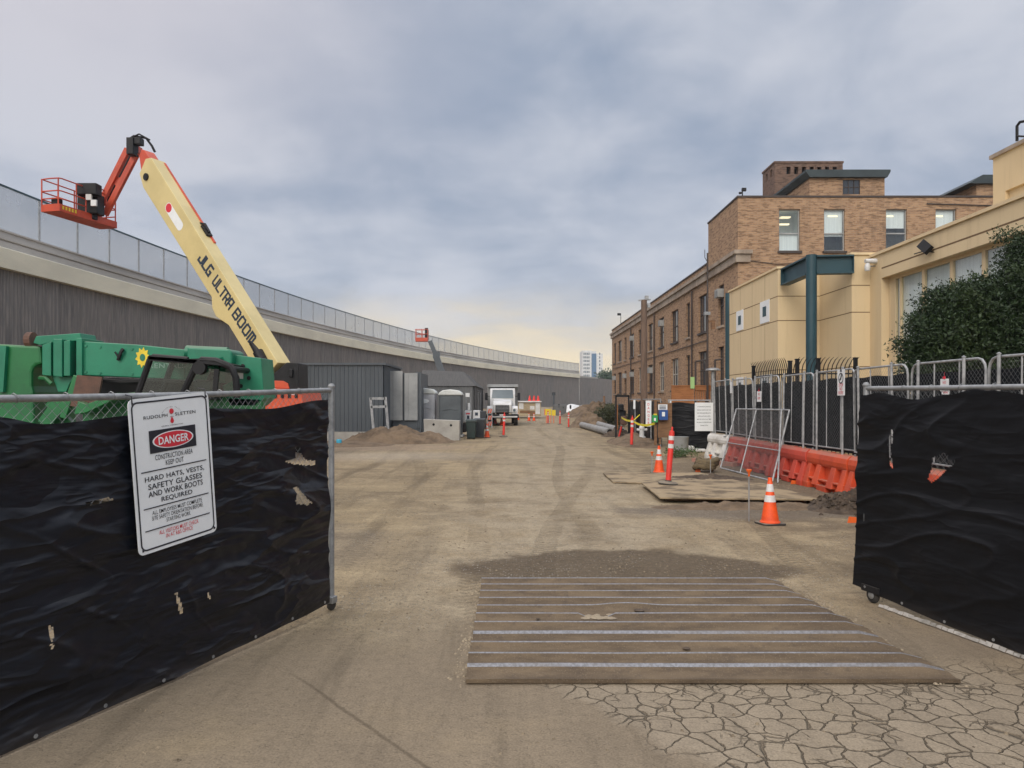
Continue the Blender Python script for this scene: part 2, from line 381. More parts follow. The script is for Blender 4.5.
def thing(name, label, cat, loc=(0,0,0), rz=0, group=None):
    o = bpy.data.objects.new(name, None); COL.objects.link(o); o.empty_display_size = .2
    o.location = loc; o.rotation_euler = (0,0,rz); WM[o] = Matrix.Translation(Vector(loc)) @ Matrix.Rotation(rz, 4, 'Z')
    return tag(o, label, cat, group)
def copy_tree(o, parent=None, loc=None, rz=None, label=None, scale=None):
    kids = [c for c in list(bpy.data.objects) if c.parent == o]
    c = o.copy(); COL.objects.link(c); c.parent = parent
    if loc is not None: c.location = loc
    if rz is not None: c.rotation_euler = (0,0,rz)
    if scale is not None: c.scale = (scale,)*3
    if label: c['label'] = label
    for k in kids: copy_tree(k, c)
    return c
X_, Y_, Z_ = V(1,0,0), V(0,1,0), V(0,0,1)
def rrect(w, h, r, n=5):
    pts = []
    for cx, cy, a0 in ((w/2-r, h/2-r, 0), (-w/2+r, h/2-r, 90), (-w/2+r, -h/2+r, 180), (w/2-r, -h/2+r, 270)):
        for k in range(n+1):
            a = R(a0+90*k/n); pts.append((cx+r*math.cos(a), cy+r*math.sin(a)))
    return pts
HAZE = .00035
# ------------------------------------------------------------ camera, sky, sun
cam = bpy.data.cameras.new('camera'); cam.lens = 36*F/1024; cam.sensor_width = 36; cam.shift_y = (HZ-384)/1024
cam.clip_start = .05; cam.clip_end = 6000
co = bpy.data.objects.new('camera', cam); COL.objects.link(co); co.location = (0,0,CH); co.rotation_euler = (R(90),0,0); sc.camera = co
SUN_EL, SUN_AZ = R(33), R(200)       # azimuth clockwise from +Y; the veiled sun stands high behind the camera's left
w = bpy.data.worlds.new('World'); sc.world = w; w.use_nodes = True
class WT(NT):
    def __init__(s): s.t = w.node_tree; s.n = s.t.nodes; s.l = s.t.links
t = WT(); bg = t.n['Background']
sky = t.new('ShaderNodeTexSky', sky_type='NISHITA'); sky.sun_disc = False; sky.sun_elevation = SUN_EL; sky.sun_rotation = SUN_AZ
dirn = t.new('ShaderNodeTexCoord').outputs['Generated']; sp = t.new('ShaderNodeSeparateXYZ'); t.l.new(dirn, sp.inputs[0])
el = t.math('MAXIMUM', sp.outputs[2], 0.0)
den = t.math('ADD', el, .16)
cm = t.new('ShaderNodeCombineXYZ'); t.put(cm.inputs[0], t.math('DIVIDE', sp.outputs[0], den)); t.put(cm.inputs[1], t.math('DIVIDE', sp.outputs[1], den))
pv = cm.outputs[0]
big = t.noise(t.mapv(pv, (.55,.62,1), (3.1,.4,0)), 1.0, 4, .5, .3)
mid = t.noise(t.mapv(pv, (1.5,1.6,1), (1.7,5.2,0)), 1.0, 6, .52, .3)
fin_ = t.noise(t.mapv(dirn, (3,3,5), (0,0,2.3)), 2.0, 7, .55, .3)
cl = t.math('ADD', t.math('MULTIPLY', big, .45), t.math('ADD', t.math('MULTIPLY', mid, .3), t.math('MULTIPLY', fin_, .25)))
xz = sp.outputs[0]
# a lighter, pinker veil to the left and straight above; bluer, heavier cloud to the centre right
tilt = t.math('ADD', cl, t.math('MULTIPLY', t.smooth(xz, .25, -.6), .06))
col = t.mix(t.smooth(tilt, .40, .62), (.285,.345,.455), (.585,.605,.67))
col = t.mix(t.math('MULTIPLY', t.smooth(el, .18, .5), t.smooth(xz, .1, -.5)), col, (.62,.60,.65))
# thin bright gap of warm light along the horizon ahead
gx = t.smooth(t.math('ABSOLUTE', t.math('ADD', xz, .02)), .62, .02)
gz = t.smooth(t.math('ADD', el, t.math('MULTIPLY', t.math('SUBTRACT', mid, .5), .14)), .155, .045)
col = t.mix(t.math('MULTIPLY', t.math('MULTIPLY', gx, gz), .95), col, (.98,.80,.52))
low = t.smooth(el, .055, .0)
col = t.mix(t.math('MULTIPLY', low, t.math('MULTIPLY', gx, .65)), col, (.56,.60,.62))
# real overcast: the zenith is much brighter than the horizon
zen = t.math('ADD', t.math('MULTIPLY_ADD', t.smooth(el, .50, .95), 1.7, 1.0), t.math('MULTIPLY', t.smooth(sp.outputs[1], .05, -.8), .9))
zc = t.new('ShaderNodeCombineColor'); zw = t.math('SUBTRACT', zen, 1.0); [t.put(zc.inputs[i], t.math('MULTIPLY_ADD', zw, k_, 1.0)) for i, k_ in enumerate((1.08,1.0,.86))]
col = t.mix(1.0, col, zc.outputs[0], 'MULTIPLY')
sk = t.mix(1.0, sky.outputs[0], (.008,.008,.008), 'MULTIPLY')
ad = t.mix(1.0, col, sk, 'ADD')
cs = t.new('ShaderNodeVectorMath', operation='SCALE'); t.l.new(ad, cs.inputs[0]); cs.inputs[3].default_value = 10.0
t.l.new(cs.outputs[0], bg.inputs[0]); bg.inputs[1].default_value = .1
sl = bpy.data.lights.new('sun', 'SUN'); sl.energy = 1.5; sl.angle = R(30); sl.color = (1.0,.92,.80)
so = bpy.data.objects.new('sun', sl); COL.objects.link(so)
sd = V(math.sin(SUN_AZ)*math.cos(SUN_EL), math.cos(SUN_AZ)*math.cos(SUN_EL), math.sin(SUN_EL))
so.rotation_euler = sd.to_track_quat('Z', 'Y').to_euler(); so.location = (0,0,40)
vs = sc.view_settings; vs.view_transform = 'Standard'; vs.look = 'None'; vs.gamma = 1; vs.exposure = 0; vs.use_curve_mapping = False
sc.render.engine = 'CYCLES'; sc.cycles.max_bounces = 6; sc.cycles.transparent_max_bounces = 24; sc.cycles.use_denoising = True
sc.cycles.caustics_reflective = False; sc.cycles.caustics_refractive = False

# ------------------------------------------------------------ ground
def axis(fine0, fine1, step, lo, hi):
    a = [fine0+i*step for i in range(int((fine1-fine0)/step)+1)]; s = step; x = a[-1]
    while x < hi: s *= 1.22; x += s; a.append(x)
    s = step; x = a[0]; b = []
    while x > lo: s *= 1.22; x -= s; b.append(x)
    return b[::-1]+a
gx_, gy_ = axis(-8, 9, .11, -1400, 1400), axis(3.0, 22, .11, -40, 2600)
def ghz(x, y):
    if not (-12 < x < 9 and 2 < y < 45): return 0
    k = min(1, max(0, (y-6.8)/3))*min(1, max(0, (45-y)/15))*min(1, max(0, (x+12)/4))*min(1, max(0, (9-x)/2))
    if -.6 < x < 3.1 and y < 7.7: k = 0
    return k*(.022*(noise.noise(V(x*.5, y*.35, 0)))+.012*noise.noise(V(x*2.1, y*1.6, 4))+.005*noise.noise(V(x*6, y*6, 8)))
g = MB(); nx = len(gx_)
g.v = [V(x, y, ghz(x, y)) for y in gy_ for x in gx_]
g.f = [(j*nx+i, j*nx+i+1, (j+1)*nx+i+1, (j+1)*nx+i) for j in range(len(gy_)-1) for i in range(nx-1)]; g.m = [0]*len(g.f)
def groundmat():
    t = NT('packed_earth_and_old_asphalt'); v = t.obj(); s = t.new('ShaderNodeSeparateXYZ'); t.l.new(v, s.inputs[0]); x, y = s.outputs[0], s.outputs[1]
    n1 = t.noise(v, .28, 8, .62); n2 = t.noise(v, 1.4, 7, .62); n3 = t.noise(v, 14, 5, .65); n4 = t.noise(v, 70, 3, .6)
    st = t.noise(t.mapv(v, (2.2,.16,1), rot=(0,0,R(-7))), 1.0, 6, .6)
    st2 = t.noise(t.mapv(v, (.5,1.8,1)), 1.0, 6, .6)
    col = t.mix(t.smooth(n1, .32, .68), (.315,.245,.150), (.195,.150,.096))
    col = t.mix(t.math('MULTIPLY', t.smooth(n2, .42, .72), .7), col, (.385,.305,.19))
    col = t.mix(t.math('MULTIPLY', t.smooth(st, .47, .70), .7), col, (.135,.102,.064))
    col = t.mix(t.math('MULTIPLY', t.smooth(st2, .50, .74), .55), col, (.125,.095,.06))
    # worn wheel lane down the middle: paler and greyer
    lane = t.math('MULTIPLY', t.smooth(t.math('ABSOLUTE', t.math('SUBTRACT', x, t.math('MULTIPLY_ADD', y, .035, .4))), 3.0, .6), t.smooth(n2, .25, .6))
    col = t.mix(t.math('MULTIPLY', lane, .65), col, (.35,.295,.215))
    # wheel tracks: soft ruts with tread marks wandering towards the gate
    rut = None
    for (x0_, sl_, ph, am, w_) in ((-.75,.00,0,.35,.17),(1.05,.02,1.3,.30,.17),(-2.4,-.09,2.1,.5,.20),(-.9,-.10,4.0,.5,.20),(2.2,.10,5.0,.5,.17),(.2,.075,3.0,.5,.17)):
        cx_ = t.math('ADD', t.math('MULTIPLY_ADD', y, sl_, x0_), t.math('MULTIPLY', t.math('SINE', t.math('MULTIPLY_ADD', y, .21, ph)), am))
        dd = t.math('ABSOLUTE', t.math('SUBTRACT', t.math('ADD', x, t.math('MULTIPLY', t.math('SUBTRACT', n2, .5), .12)), cx_))
        m_ = t.math('MULTIPLY', t.smooth(dd, w_, w_*.75), t.smooth(t.noise(t.mapv(v, (.6,.25,1), (ph,0,0)), 1.0, 4, .6), .40, .56))
        rut = m_ if rut is None else t.math('MAXIMUM', rut, m_)
    trd = t.smooth(t.math('SINE', t.math('ADD', t.math('MULTIPLY', y, 52), t.math('MULTIPLY', t.math('SINE', t.math('MULTIPLY', x, 24)), 1.6))), -.2, .5)
    rutt = t.math('MULTIPLY', rut, trd)
    col = t.mix(t.math('MULTIPLY', rut, .14), col, (.17,.13,.085)); col = t.mix(t.math('MULTIPLY', rutt, .36), col, (.13,.10,.062))
    def ell(cx, cy, rx, ry, a=.7, b=1.15, wob=.45):
        dx = t.math('DIVIDE', t.math('SUBTRACT', x, cx), rx); dy = t.math('DIVIDE', t.math('SUBTRACT', y, cy), ry)
        d = t.math('SQRT', t.math('ADD', t.math('MULTIPLY', dx, dx), t.math('MULTIPLY', dy, dy)))
        d = t.math('ADD', d, t.math('MULTIPLY', t.math('SUBTRACT', n2, .5), wob*2))
        return t.smooth(d, b, a)
    damp = ell(1.25, 8.3, 1.95, 1.1, .8, 1.05, .35)
    col = t.mix(t.math('MULTIPLY', damp, .9), col, (.095,.070,.045))
    col = t.mix(t.math('MULTIPLY', ell(4.2, 12.6, 2.6, .9), .8), col, (.15,.125,.10))
    col = t.mix(t.math('MULTIPLY', ell(5.6, 18, 2.4, 8, .5, 1.2, .9), .75), col, (.145,.112,.078))
    col = t.mix(t.math('MULTIPLY', ell(-4.5, 25, 4.6, 2.6, .2, 1.2), .5), col, (.39,.34,.27))
    col = t.mix(t.math('MULTIPLY', ell(-6.0, 29.5, 4.6, 2.2), .55), col, (.30,.225,.165))
    col = t.mix(t.math('MULTIPLY', ell(-3.2, 9.3, 1.6, 2.2), .35), col, (.20,.17,.135))
    # gravel speckle
    gv = t.voro(v, 34, 'F1'); gc = t.voro(v, 34, 'F1', 1, 1); gs = t.new('ShaderNodeSeparateColor'); t.l.new(gc, gs.inputs[0])
    peb = t.math('MULTIPLY', t.smooth(gv, .42, .28), t.math('GREATER_THAN', gs.outputs[0], .60))
    pebm = t.math('MULTIPLY', peb, t.smooth(t.noise(v, .8, 4), .38, .6))
    col = t.mix(t.math('MULTIPLY', t.smooth(t.math('ADD', t.noise(v, 3.5, 6, .7), t.math('MULTIPLY', t.math('SUBTRACT', n3, .5), .6)), .56, .68), .45), col, (.12,.095,.062))
    col = t.mix(t.math('MULTIPLY', pebm, .8), col, t.mix(gs.outputs[1], (.12,.105,.085), (.46,.42,.35)))
    k = t.math('ADD', t.math('MULTIPLY', t.smooth(n3, .32, .68), .34), t.math('MULTIPLY_ADD', t.smooth(n4, .34, .66), .40, .66))
    cc = t.new('ShaderNodeCombineColor'); [t.put(cc.inputs[i], k) for i in range(3)]
    dirt = t.mix(1.0, col, cc.outputs[0], 'MULTIPLY')
    # old paving close to the gate: smooth on the left, crazed on the right
    wob = t.math('MULTIPLY', t.math('SUBTRACT', n2, .5), 1.6)
    pav = t.smooth(t.math('ADD', t.math('ADD', y, wob), t.math('MULTIPLY', x, -.10)), 7.0, 5.3)
    edge = t.math('SUBTRACT', x, t.math('MULTIPLY_ADD', y, -.72, 3.78))
    crz = t.math('MULTIPLY', t.smooth(t.math('ADD', edge, t.math('MULTIPLY', t.math('SUBTRACT', n2, .5), .9)), -.06, .10), t.smooth(t.math('ADD', y, t.math('MULTIPLY', n2, 1.2)), 6.3, 5.2))
    wv = t.new('ShaderNodeVectorMath', operation='ADD'); t.l.new(v, wv.inputs[0])
    nd = t.new('ShaderNodeTexNoise'); t.l.new(v, nd.inputs['Vector']); nd.inputs['Scale'].default_value = 7; nd.inputs['Detail'].default_value = 3
    sc2 = t.new('ShaderNodeVectorMath', operation='SCALE'); t.l.new(nd.outputs[1], sc2.inputs[0]); sc2.inputs[3].default_value = .10; t.l.new(sc2.outputs[0], wv.inputs[1])
    wsp = t.mapv(wv.outputs[0], (1,1,0))
    e1 = t.voro(wsp, 5.4, 'DISTANCE_TO_EDGE'); e2 = t.voro(t.mapv(wsp, (1,1,0), (3.3,1.2,0)), 8.2, 'DISTANCE_TO_EDGE')
    gate_ = t.noise(v, 2.6, 4)
    c1 = t.math('MULTIPLY', t.smooth(t.math('ADD', e1, t.math('MULTIPLY', t.math('SUBTRACT', n3, .5), .05)), .034, .002), t.math('MULTIPLY_ADD', t.smooth(gate_, .26, .38), .8, .2)); c2_ = t.math('MULTIPLY', t.smooth(e2, .04, .005), t.math('MULTIPLY', t.smooth(gate_, .52, .62), .8))
    crack = t.math('MULTIPLY', t.math('MAXIMUM', c1, c2_), crz)
    plate = t.voro(wsp, 5.4, 'F1', 1, 1); ps = t.new('ShaderNodeSeparateColor'); t.l.new(plate, ps.inputs[0])
    pc = t.mix(n2, (.265,.212,.148), (.175,.14,.10))
    pc = t.mix(t.math('MULTIPLY', crz, t.math('MULTIPLY', ps.outputs[0], .5)), pc, (.315,.258,.185))
    sw = t.noise(t.mapv(v, (2.6,.22,1), rot=(0,0,R(-16))), 1.6, 7, .65)
    pc = t.mix(t.math('MULTIPLY', t.smooth(sw, .46, .70), .6), pc, (.12,.096,.068))
    pc = t.mix(t.math('MULTIPLY', t.smooth(t.noise(v, .9, 5), .5, .75), .45), pc, (.32,.25,.155))
    lx = t.math('SUBTRACT', x, t.math('ADD', t.math('MULTIPLY_ADD', y, -.825, 2.70), t.math('MULTIPLY', t.math('SUBTRACT', n2, .5), .10)))
    seam = t.math('MULTIPLY', t.smooth(t.math('ABSOLUTE', lx), .028, .004), t.smooth(y, 5.3, 4.8))
    pc = t.mix(t.math('MULTIPLY', seam, .6), pc, (.09,.07,.048))
    pc = t.mix(t.math('MULTIPLY', crz, .35), pc, (.32,.27,.205))
    pc = t.mix(t.math('MULTIPLY', crack, .62), pc, (.09,.068,.044))
    k2 = t.math('ADD', t.math('MULTIPLY_ADD', t.smooth(n4, .34, .66), .28, .80), t.math('MULTIPLY', t.smooth(n3, .35, .65), .12)); cc2 = t.new('ShaderNodeCombineColor'); [t.put(cc2.inputs[i], k2) for i in range(3)]
    pc = t.mix(1.0, pc, cc2.outputs[0], 'MULTIPLY')
    col = t.mix(pav, dirt, pc)
    h1 = t.math('ADD', t.math('MULTIPLY', n3, .6), t.math('ADD', t.math('MULTIPLY', n4, .25), t.math('MULTIPLY', peb, .35)))
    hh = t.math('MULTIPLY', h1, t.math('MULTIPLY_ADD', pav, -.72, 1.0))
    hh = t.math('SUBTRACT', hh, t.math('MULTIPLY', crack, .7)); hh = t.math('SUBTRACT', hh, t.math('MULTIPLY', t.math('ADD', t.math('MULTIPLY', rut, .2), t.math('MULTIPLY', rutt, .35)), t.math('SUBTRACT', 1.0, pav)))
    rgh = t.math('SUBTRACT', .95, t.math('MULTIPLY', damp, .12))
    return t.fin(col, rgh, 0, t.bump(hh, .030, 1.0), .25)
gr = g.build('ground', groundmat(), smooth=True); tag(gr, kind='structure')

# ------------------------------------------------------------ elevated highway wall
def wx(Y): return -27.2+.03*(Y-39)+(.00113*(Y-39)**2 if Y > 39 else 0)
arc = []; yy = 5.0; L = 0.0; 
while yy < 335:
    d = .03+(.00226*(yy-39) if yy > 39 else 0); k = math.sqrt(1+d*d); arc.append((wx(yy), yy, 1/k, -d/k, L))    # normal points to the yard
    st_ = .145/k if yy < 200 else .29/k; yy += st_; L += st_*k
def wallribmesh(a0, a1, zt):
    mb = MB(); mb.uv = []
    for i, (x, y, nx_, ny_, l) in enumerate(arc[a0:a1]):
        o = .05 if (i//1) % 2 else 0.0
        for z in (0, zt(y)):
            mb.v.append(V(x+nx_*o, y+ny_*o, z)); mb.uv.append((l, z))
    for i in range(a1-a0-1): mb.f.append((2*i, 2*i+2, 2*i+3, 2*i+1)); mb.m.append(0)
    return mb
iend = next(i for i, a in enumerate(arc) if a[1] > 233)
rw = thing('highway_retaining_wall', 'long curved grey board-formed concrete wall with pale girder band carrying the elevated roadway', 'wall', (arc[0][0], arc[0][1], 0))
wallribmesh(0, iend, lambda y: 8.9).build('ribbed_face', M['ribs'], rw)
def sweep(mb, prof, a0, a1, step, mi=0):
    idx = list(range(a0, a1, step))+[a1-1]; n = len(prof); o = len(mb.v)
    for i in idx:
        x, y, nx_, ny_, l = arc[i]
        for off, z in prof: mb.v.append(V(x+nx_*off, y+ny_*off, z))
    for a in range(len(idx)-1):
        for k in range(n):
            k2 = (k+1) % n; mb.f.append((o+a*n+k, o+(a+1)*n+k, o+(a+1)*n+k2, o+a*n+k2)); mb.m.append(mi)
    mb.f += [tuple(o+k for k in range(n)), tuple(o+(len(idx)-1)*n+k for k in range(n))[::-1]]; mb.m += [mi, mi]
sweep_ = MB(); sweep(sweep_, [(-.3,8.87),(.42,8.87),(.42,9.9),(.30,9.97),(-.3,9.97)], 0, iend, 12); sweep_.build('girder_band', M['girder'], rw)
pp = MB(); sweep(pp, [(-.25,9.98),(.12,9.98),(.12,10.34),(.05,10.38),(.05,10.40),(.16,10.44),(.16,10.62),(.02,10.66),(.02,10.86),(.10,10.89),(.10,10.98),(-.25,10.98)], 0, iend, 12); pp.build('parapet', M['parapet'], rw)
dk = MB(); sweep(dk, [(-13,9.2),(-.31,9.2),(-.31,9.95),(-13,9.95)], 0, iend, 40); dk.build('road_deck', M['conc'], rw)
mf = thing('highway_mesh_fence', 'tall pale steel mesh fence with grey posts running along the top of the curved wall', 'fence', (arc[0][0], arc[0][1], 10.98))
acc = 0; posts = []
for i in range(0, iend):
    if arc[i][4] >= acc: posts.append(i); acc += 3.4
pproto = None
for i in posts:
    x, y, nx_, ny_, l = arc[i]
    if pproto is None:
        pm_ = MB(); pm_.box((-.045,-.045,0), (.045,.045,2.36)); pproto = pm_.build('post', M['galvdull'], mf, world=False); pproto.location = (0,0,0); po = pproto
    else:
        po = pproto.copy(); COL.objects.link(po); po.parent = mf; po.location = (x-arc[0][0], y-arc[0][1], 0)
pn = MB(); sweep(pn, [(.0,11.0),(.012,11.0),(.012,13.28),(.0,13.28)], 0, iend, 12); pn.build('mesh_infill', M['mesh'], mf)
rl = MB(); sweep(rl, [(-.04,13.29),(.05,13.29),(.05,13.38),(-.04,13.38)], 0, iend, 12); rl.build('top_rail', M['teal'], mf)
fw = thing('far_ribbed_wall', 'plain grey ribbed wall with no fence, continuing past the end of the elevated road towards the brick building', 'wall', (arc[iend][0], arc[iend][1], 0))
wallribmesh(iend, len(arc), lambda y: 9.4-(y-233)*.012).build('ribbed_face', M['ribs'], fw)
cb = MB(); idx = iend
sweep(cb, [(-2.5,9.0),(.12,9.0),(.12,9.5),(-2.5,9.5)], iend, iend+60, 12); cb.build('concrete_cap', M['conc'], fw)

# ------------------------------------------------------------ brick building
BX, BY, BE = 12.0, 39.3, 88.8
bb = thing('brick_building', 'long tan brick building with rows of dark windows, taller at its near end', 'building', (BX, BY, 0))
rows = {'up': [(43,41.9),(47.6,45.5),(51,49.9),(55.7,53.4),(60.4,58.4),(65.2,63.1),(70.3,68.4),(75.2,72.8),(79,77.6),(83.8,81),(87.3,85.5)]}
holes = []
for a, b in rows['up']: holes.append((b-BY, a-BY, 6.15, 8.5))
for a, b in rows['up']: holes.append((b-BY, a-BY, 2.6, 4.95))
wl = MB(); wl.wall((BX,BY,0), Y_, Z_, BE-BY, 9.25, holes, X_, .22)
wl.box((BX,45.0,9.25), (BX+.35,BE,10.22)); wl.wall((BX,BY,9.25), Y_, Z_, 5.7, 3.4, [], X_, .2)
fh = [(14.18,15.3),(16.57,17.68),(19.86,20.98),(22.5,23.6),(26.2,27.3)]
wl.wall((BX,BY,0), X_, Z_, 20, 12.65, [(a-BX,b-BX,9.8,12.03) for a, b in fh], Y_, .25)
wl.box((BX,45.0,10.23), (32,45.25,12.65)); wl.box((31.7,BY,0), (32,BE,10.3)); wl.box((BX+.01,BE-.3,0), (32,BE,10.3))
wl.build('wall', M['brick'], bb)
cp = MB(); cp.box((BX-.06,45.26,10.221), (BX+.42,BE+.05,10.31)); cp.box((BX-.05,BY-.05,12.65), (BX+.35,45.3,12.74)); cp.box((BX+.35,BY-.05,12.65), (32,BY+.35,12.74)); cp.build('coping', M['brown'], bb)
sb = MB(); sb.box((BX-.28,BY-.28,9.62), (BX-.002,BE+.1,9.82)); sb.box((BX-.16,BY-.16,9.20), (BX-.003,BE+.1,9.618)); sb.box((BX-.002,BY-.28,9.62), (BX+.70,BY-.002,9.82)); sb.box((BX-.003,BY-.16,9.20), (BX+.62,BY-.003,9.618)); sb.build('stone_band', M['stone'], bb)
dsp = MB()
for y_, z_ in ((49.0,9.1),(62.0,9.1),(74.2,9.1)): dsp.tube([(BX-.10,y_,.1),(BX-.10,y_,z_)], .06, 8)
dsp.tube([(BX-.06,45.2,5.55),(BX-.06,60,5.5),(BX-.06,88,5.6)], .03, 6); dsp.tube([(12.4,BY-.06,9.3),(14,BY-.06,9.1),(18.5,BY-.06,9.25)], .02, 6); dsp.tube([(22.0,BY-.06,12.3),(25.5,BY-.06,12.2)], .03, 6); dsp.build('downspout', M['brown'], bb, smooth=True)
rf = MB(); rf.box((BX+.36,45.3,10.1), (31.7,BE-.3,10.2)); rf.box((BX+.3,BY+.35,12.4), (32,45.0,12.5)); rf.build('roof', M['dirt'], bb)
random.seed(3)
for r_, (z0, z1) in enumerate(((6.15,8.5),(2.6,4.95))):
    for i, (a, b) in enumerate(rows['up']):
        x = BX+.12; wd = a-b; pale = (r_ == 1 and i in (3,4,6)) 
        m = MB(); e = .07
        m.box((x,b,z0), (x+.08,b+e,z1)); m.box((x,a-e,z0), (x+.08,a,z1)); m.box((x,b+e,z1-e), (x+.08,a-e,z1)); m.box((x,b+e,z0), (x+.08,a-e,z0+e))
        m.box((x-.01,b+e,(z0+z1)/2-.035), (x+.07,a-e,(z0+z1)/2+.035))
        k = 3 if wd > 1.6 else 1
        for q in range(1, k): yy = b+wd*q/k; m.box((x-.005,yy-.035,z0+e), (x+.075,yy+.035,(z0+z1)/2-.036)); m.box((x-.005,yy-.035,(z0+z1)/2+.036), (x+.075,yy+.035,z1-e))
        wn = m.build('window', M['lightframe'] if pale else M['brown'], bb)
        p = MB(); p.box((x+.03,b+e,z0+e), (x+.04,a-e,z1-e)); p.build('pane', M['glassdark'], wn)
        s = MB(); s.box((BX-.10,b-.08,z0-.13), (BX-.002,a+.08,z0-.002)); s.build('sill', M['stone'] if random.random() < .4 else M['brown'], wn)
        if (r_ == 0 and i in (0,4,7)) or (r_ == 1 and i in (5,7,8,10)):
            c = MB(); c.box((BX-.32,b+.12,z1-.75), (BX+.10,b+.82,z1-.28)); [c.box((BX-.335,b+.16,z1-.72+j*.08), (BX-.321,b+.78,z1-.69+j*.08)) for j in range(5)]
            c.build('air_conditioner', M['greypanel'], wn, bevel=.01)
for i, (a, b) in enumerate(fh):
    y = BY+.12; z0, z1, e = 9.8, 12.03, .06; m = MB()
    m.box((a,y,z0), (a+e,y+.08,z1)); m.box((b-e,y,z0), (b,y+.08,z1)); m.box((a+e,y,z1-e), (b-e,y+.08,z1)); m.box((a+e,y,z0), (b-e,y+.08,z0+e)); m.box((a+e,y-.01,10.72), (b-e,y+.07,10.79))
    wn = m.build('window', M['greypanel'], bb)
    p = MB(); p.box((a+e,y+.03,10.79), (b-e,y+.035,z1-e)); p.box((a+e,y+.03,z0+e), (b-e,y+.035,10.72)); p.build('pane', M['clearw'], wn)
    r = MB(); r.wall((a-.3,y+1.6,z0-.3), X_, Z_, 1.8, 2.9, [], Y_, .1); r.box((a-.3,y+.15,12.15), (b+.3,y+1.6,12.2)); r.box((a-.35,y+.15,9.5), (a-.3,y+1.6,12.2)); r.box((b+.3,y+.15,9.5), (b+.35,y+1.6,12.2)); r.box((a-.3,y+.15,9.45), (b+.3,y+1.6,9.5)); r.build('room_lining', M['blind'] if i in (0,) else M['room'], wn)
    bl = MB()
    if i == 0: bl.box((a+e,y+.10,z0+e), (b-e,y+.11,10.70))
    elif i in (1,3): bl.box((a+e,y+.10,10.62), (b-e,y+.11,z1-.02))
    else: bl.box((a+e,y+.10,11.05), (b-e,y+.11,z1-.02))
    bl.build('blind', M['blind'], wn)
    lp = MB()
    if i == 0: lp.cbox((a+.62,y+.7,11.78), (.52,.30,.06)); lp.cbox((a+.36,y+.35,11.32), (.66,.2,.06))
    else: lp.cbox((a+.55 if i == 1 else a+.32,y+.085,11.70), (.5 if i == 1 else .34,.02,.07))
    lp.build('light_tube', M['lamp'], wn)
    s = MB(); s.box((a-.08,BY-.1,z0-.12), (b+.08,BY-.002,z0-.002)); s.build('sill', M['brown'], wn)
# rooftop masses
ph = thing('rooftop_penthouse', 'square brick rooftop room under a dark overhanging eaves slab, near end of the roof', 'rooftop room', (19,45,12.6))
px0, px1, py0, py1 = 17.05, 21.35, 42.4, 49.0
q = MB(); q.wall((px0,py0,12.6), X_, Z_, px1-px0, 2.0, [(18.95-px0,19.95-px0,1.08,1.9)], Y_, .15); q.wall((px0,py0,12.6), Y_, Z_, py1-py0, 2.0, [], X_, .1); q.box((px1-.2,py0+.01,12.6), (px1,py1,14.6)); q.box((px0,py1-.2,12.6), (px1-.2,py1,14.6)); q.build('wall', M['brick'], ph)
q = MB(); q.prism([(-.30,.42),(-.30,.30),(-.08,0),(px1-px0+.05,0),(px1-px0+.22,.30),(px1-px0+.22,.42)], (px0,py0-.25,14.6), X_, Z_, Y_, py1-py0+.5); q.build('eaves', M['trim'], ph)
q = MB(); q.box((18.95,py0+.06,13.68), (19.95,py0+.1,14.5), 1); [q.box((18.95+.32*j,py0+.03,13.68), (18.99+.32*j,py0+.058,14.5)) for j in range(4)]; q.box((18.95,py0+.025,14.07), (19.95,py0+.056,14.11)); q.build('window', [M['brown'],M['glassdark']], ph)
ct = thing('brick_chimney_tower', 'dark red brick roof tower with a row of small openings, tallest mass on the roof', 'tower', (20,52,10.2))
q = MB(); th_ = [(.80+j*.52, 1.08+j*.52, 6.95, 7.45) for j in range(7)]
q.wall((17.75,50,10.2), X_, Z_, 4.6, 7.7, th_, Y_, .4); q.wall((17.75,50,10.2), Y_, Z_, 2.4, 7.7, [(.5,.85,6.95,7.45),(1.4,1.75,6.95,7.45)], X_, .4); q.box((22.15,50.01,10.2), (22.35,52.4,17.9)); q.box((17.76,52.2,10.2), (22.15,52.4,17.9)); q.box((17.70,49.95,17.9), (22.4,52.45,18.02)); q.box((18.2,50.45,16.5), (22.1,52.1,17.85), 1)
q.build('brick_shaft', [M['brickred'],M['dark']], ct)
sg = thing('small_gabled_roof_room', 'small brick roof room with sloping dark eaves beside the ochre block', 'rooftop room', (28.5,46,12.6))
q = MB(); q.box((27.3,43.5,12.6), (33,48,14.55)); q.build('wall', M['brick'], sg)
q = MB(); q.prism([(-.3,0),(.5,.5),(6.0,.5),(6.4,0)], (27.0,43.2,14.55), X_, Z_, Y_, 5.2); q.build('eaves', M['trim'], sg)
q = MB(); q.tube([(12.3,39.5,12.70),(12.3,39.5,13.05)], .03, 6); q.cbox((12.38,39.5,13.12), (.22,.16,.16)); q.cbox((12.2,39.55,12.95), (.14,.1,.10)); tag(q.build('roof_floodlight', M['black'], None, origin=(12.3,39.5,12.97)), 'small dark floodlight on the top corner of the tall brick block', 'floodlight')
q = MB(); q.tube([(12.2,83,10.45),(12.2,83,11.6)], .03, 6); q.cbox((12.0,83,11.5), (.35,.2,.25)); tag(q.build('parapet_camera', M['black'], None, origin=(12.2,83,10.45)), 'thin dark mast with small camera on the far end of the brick parapet', 'camera mast')

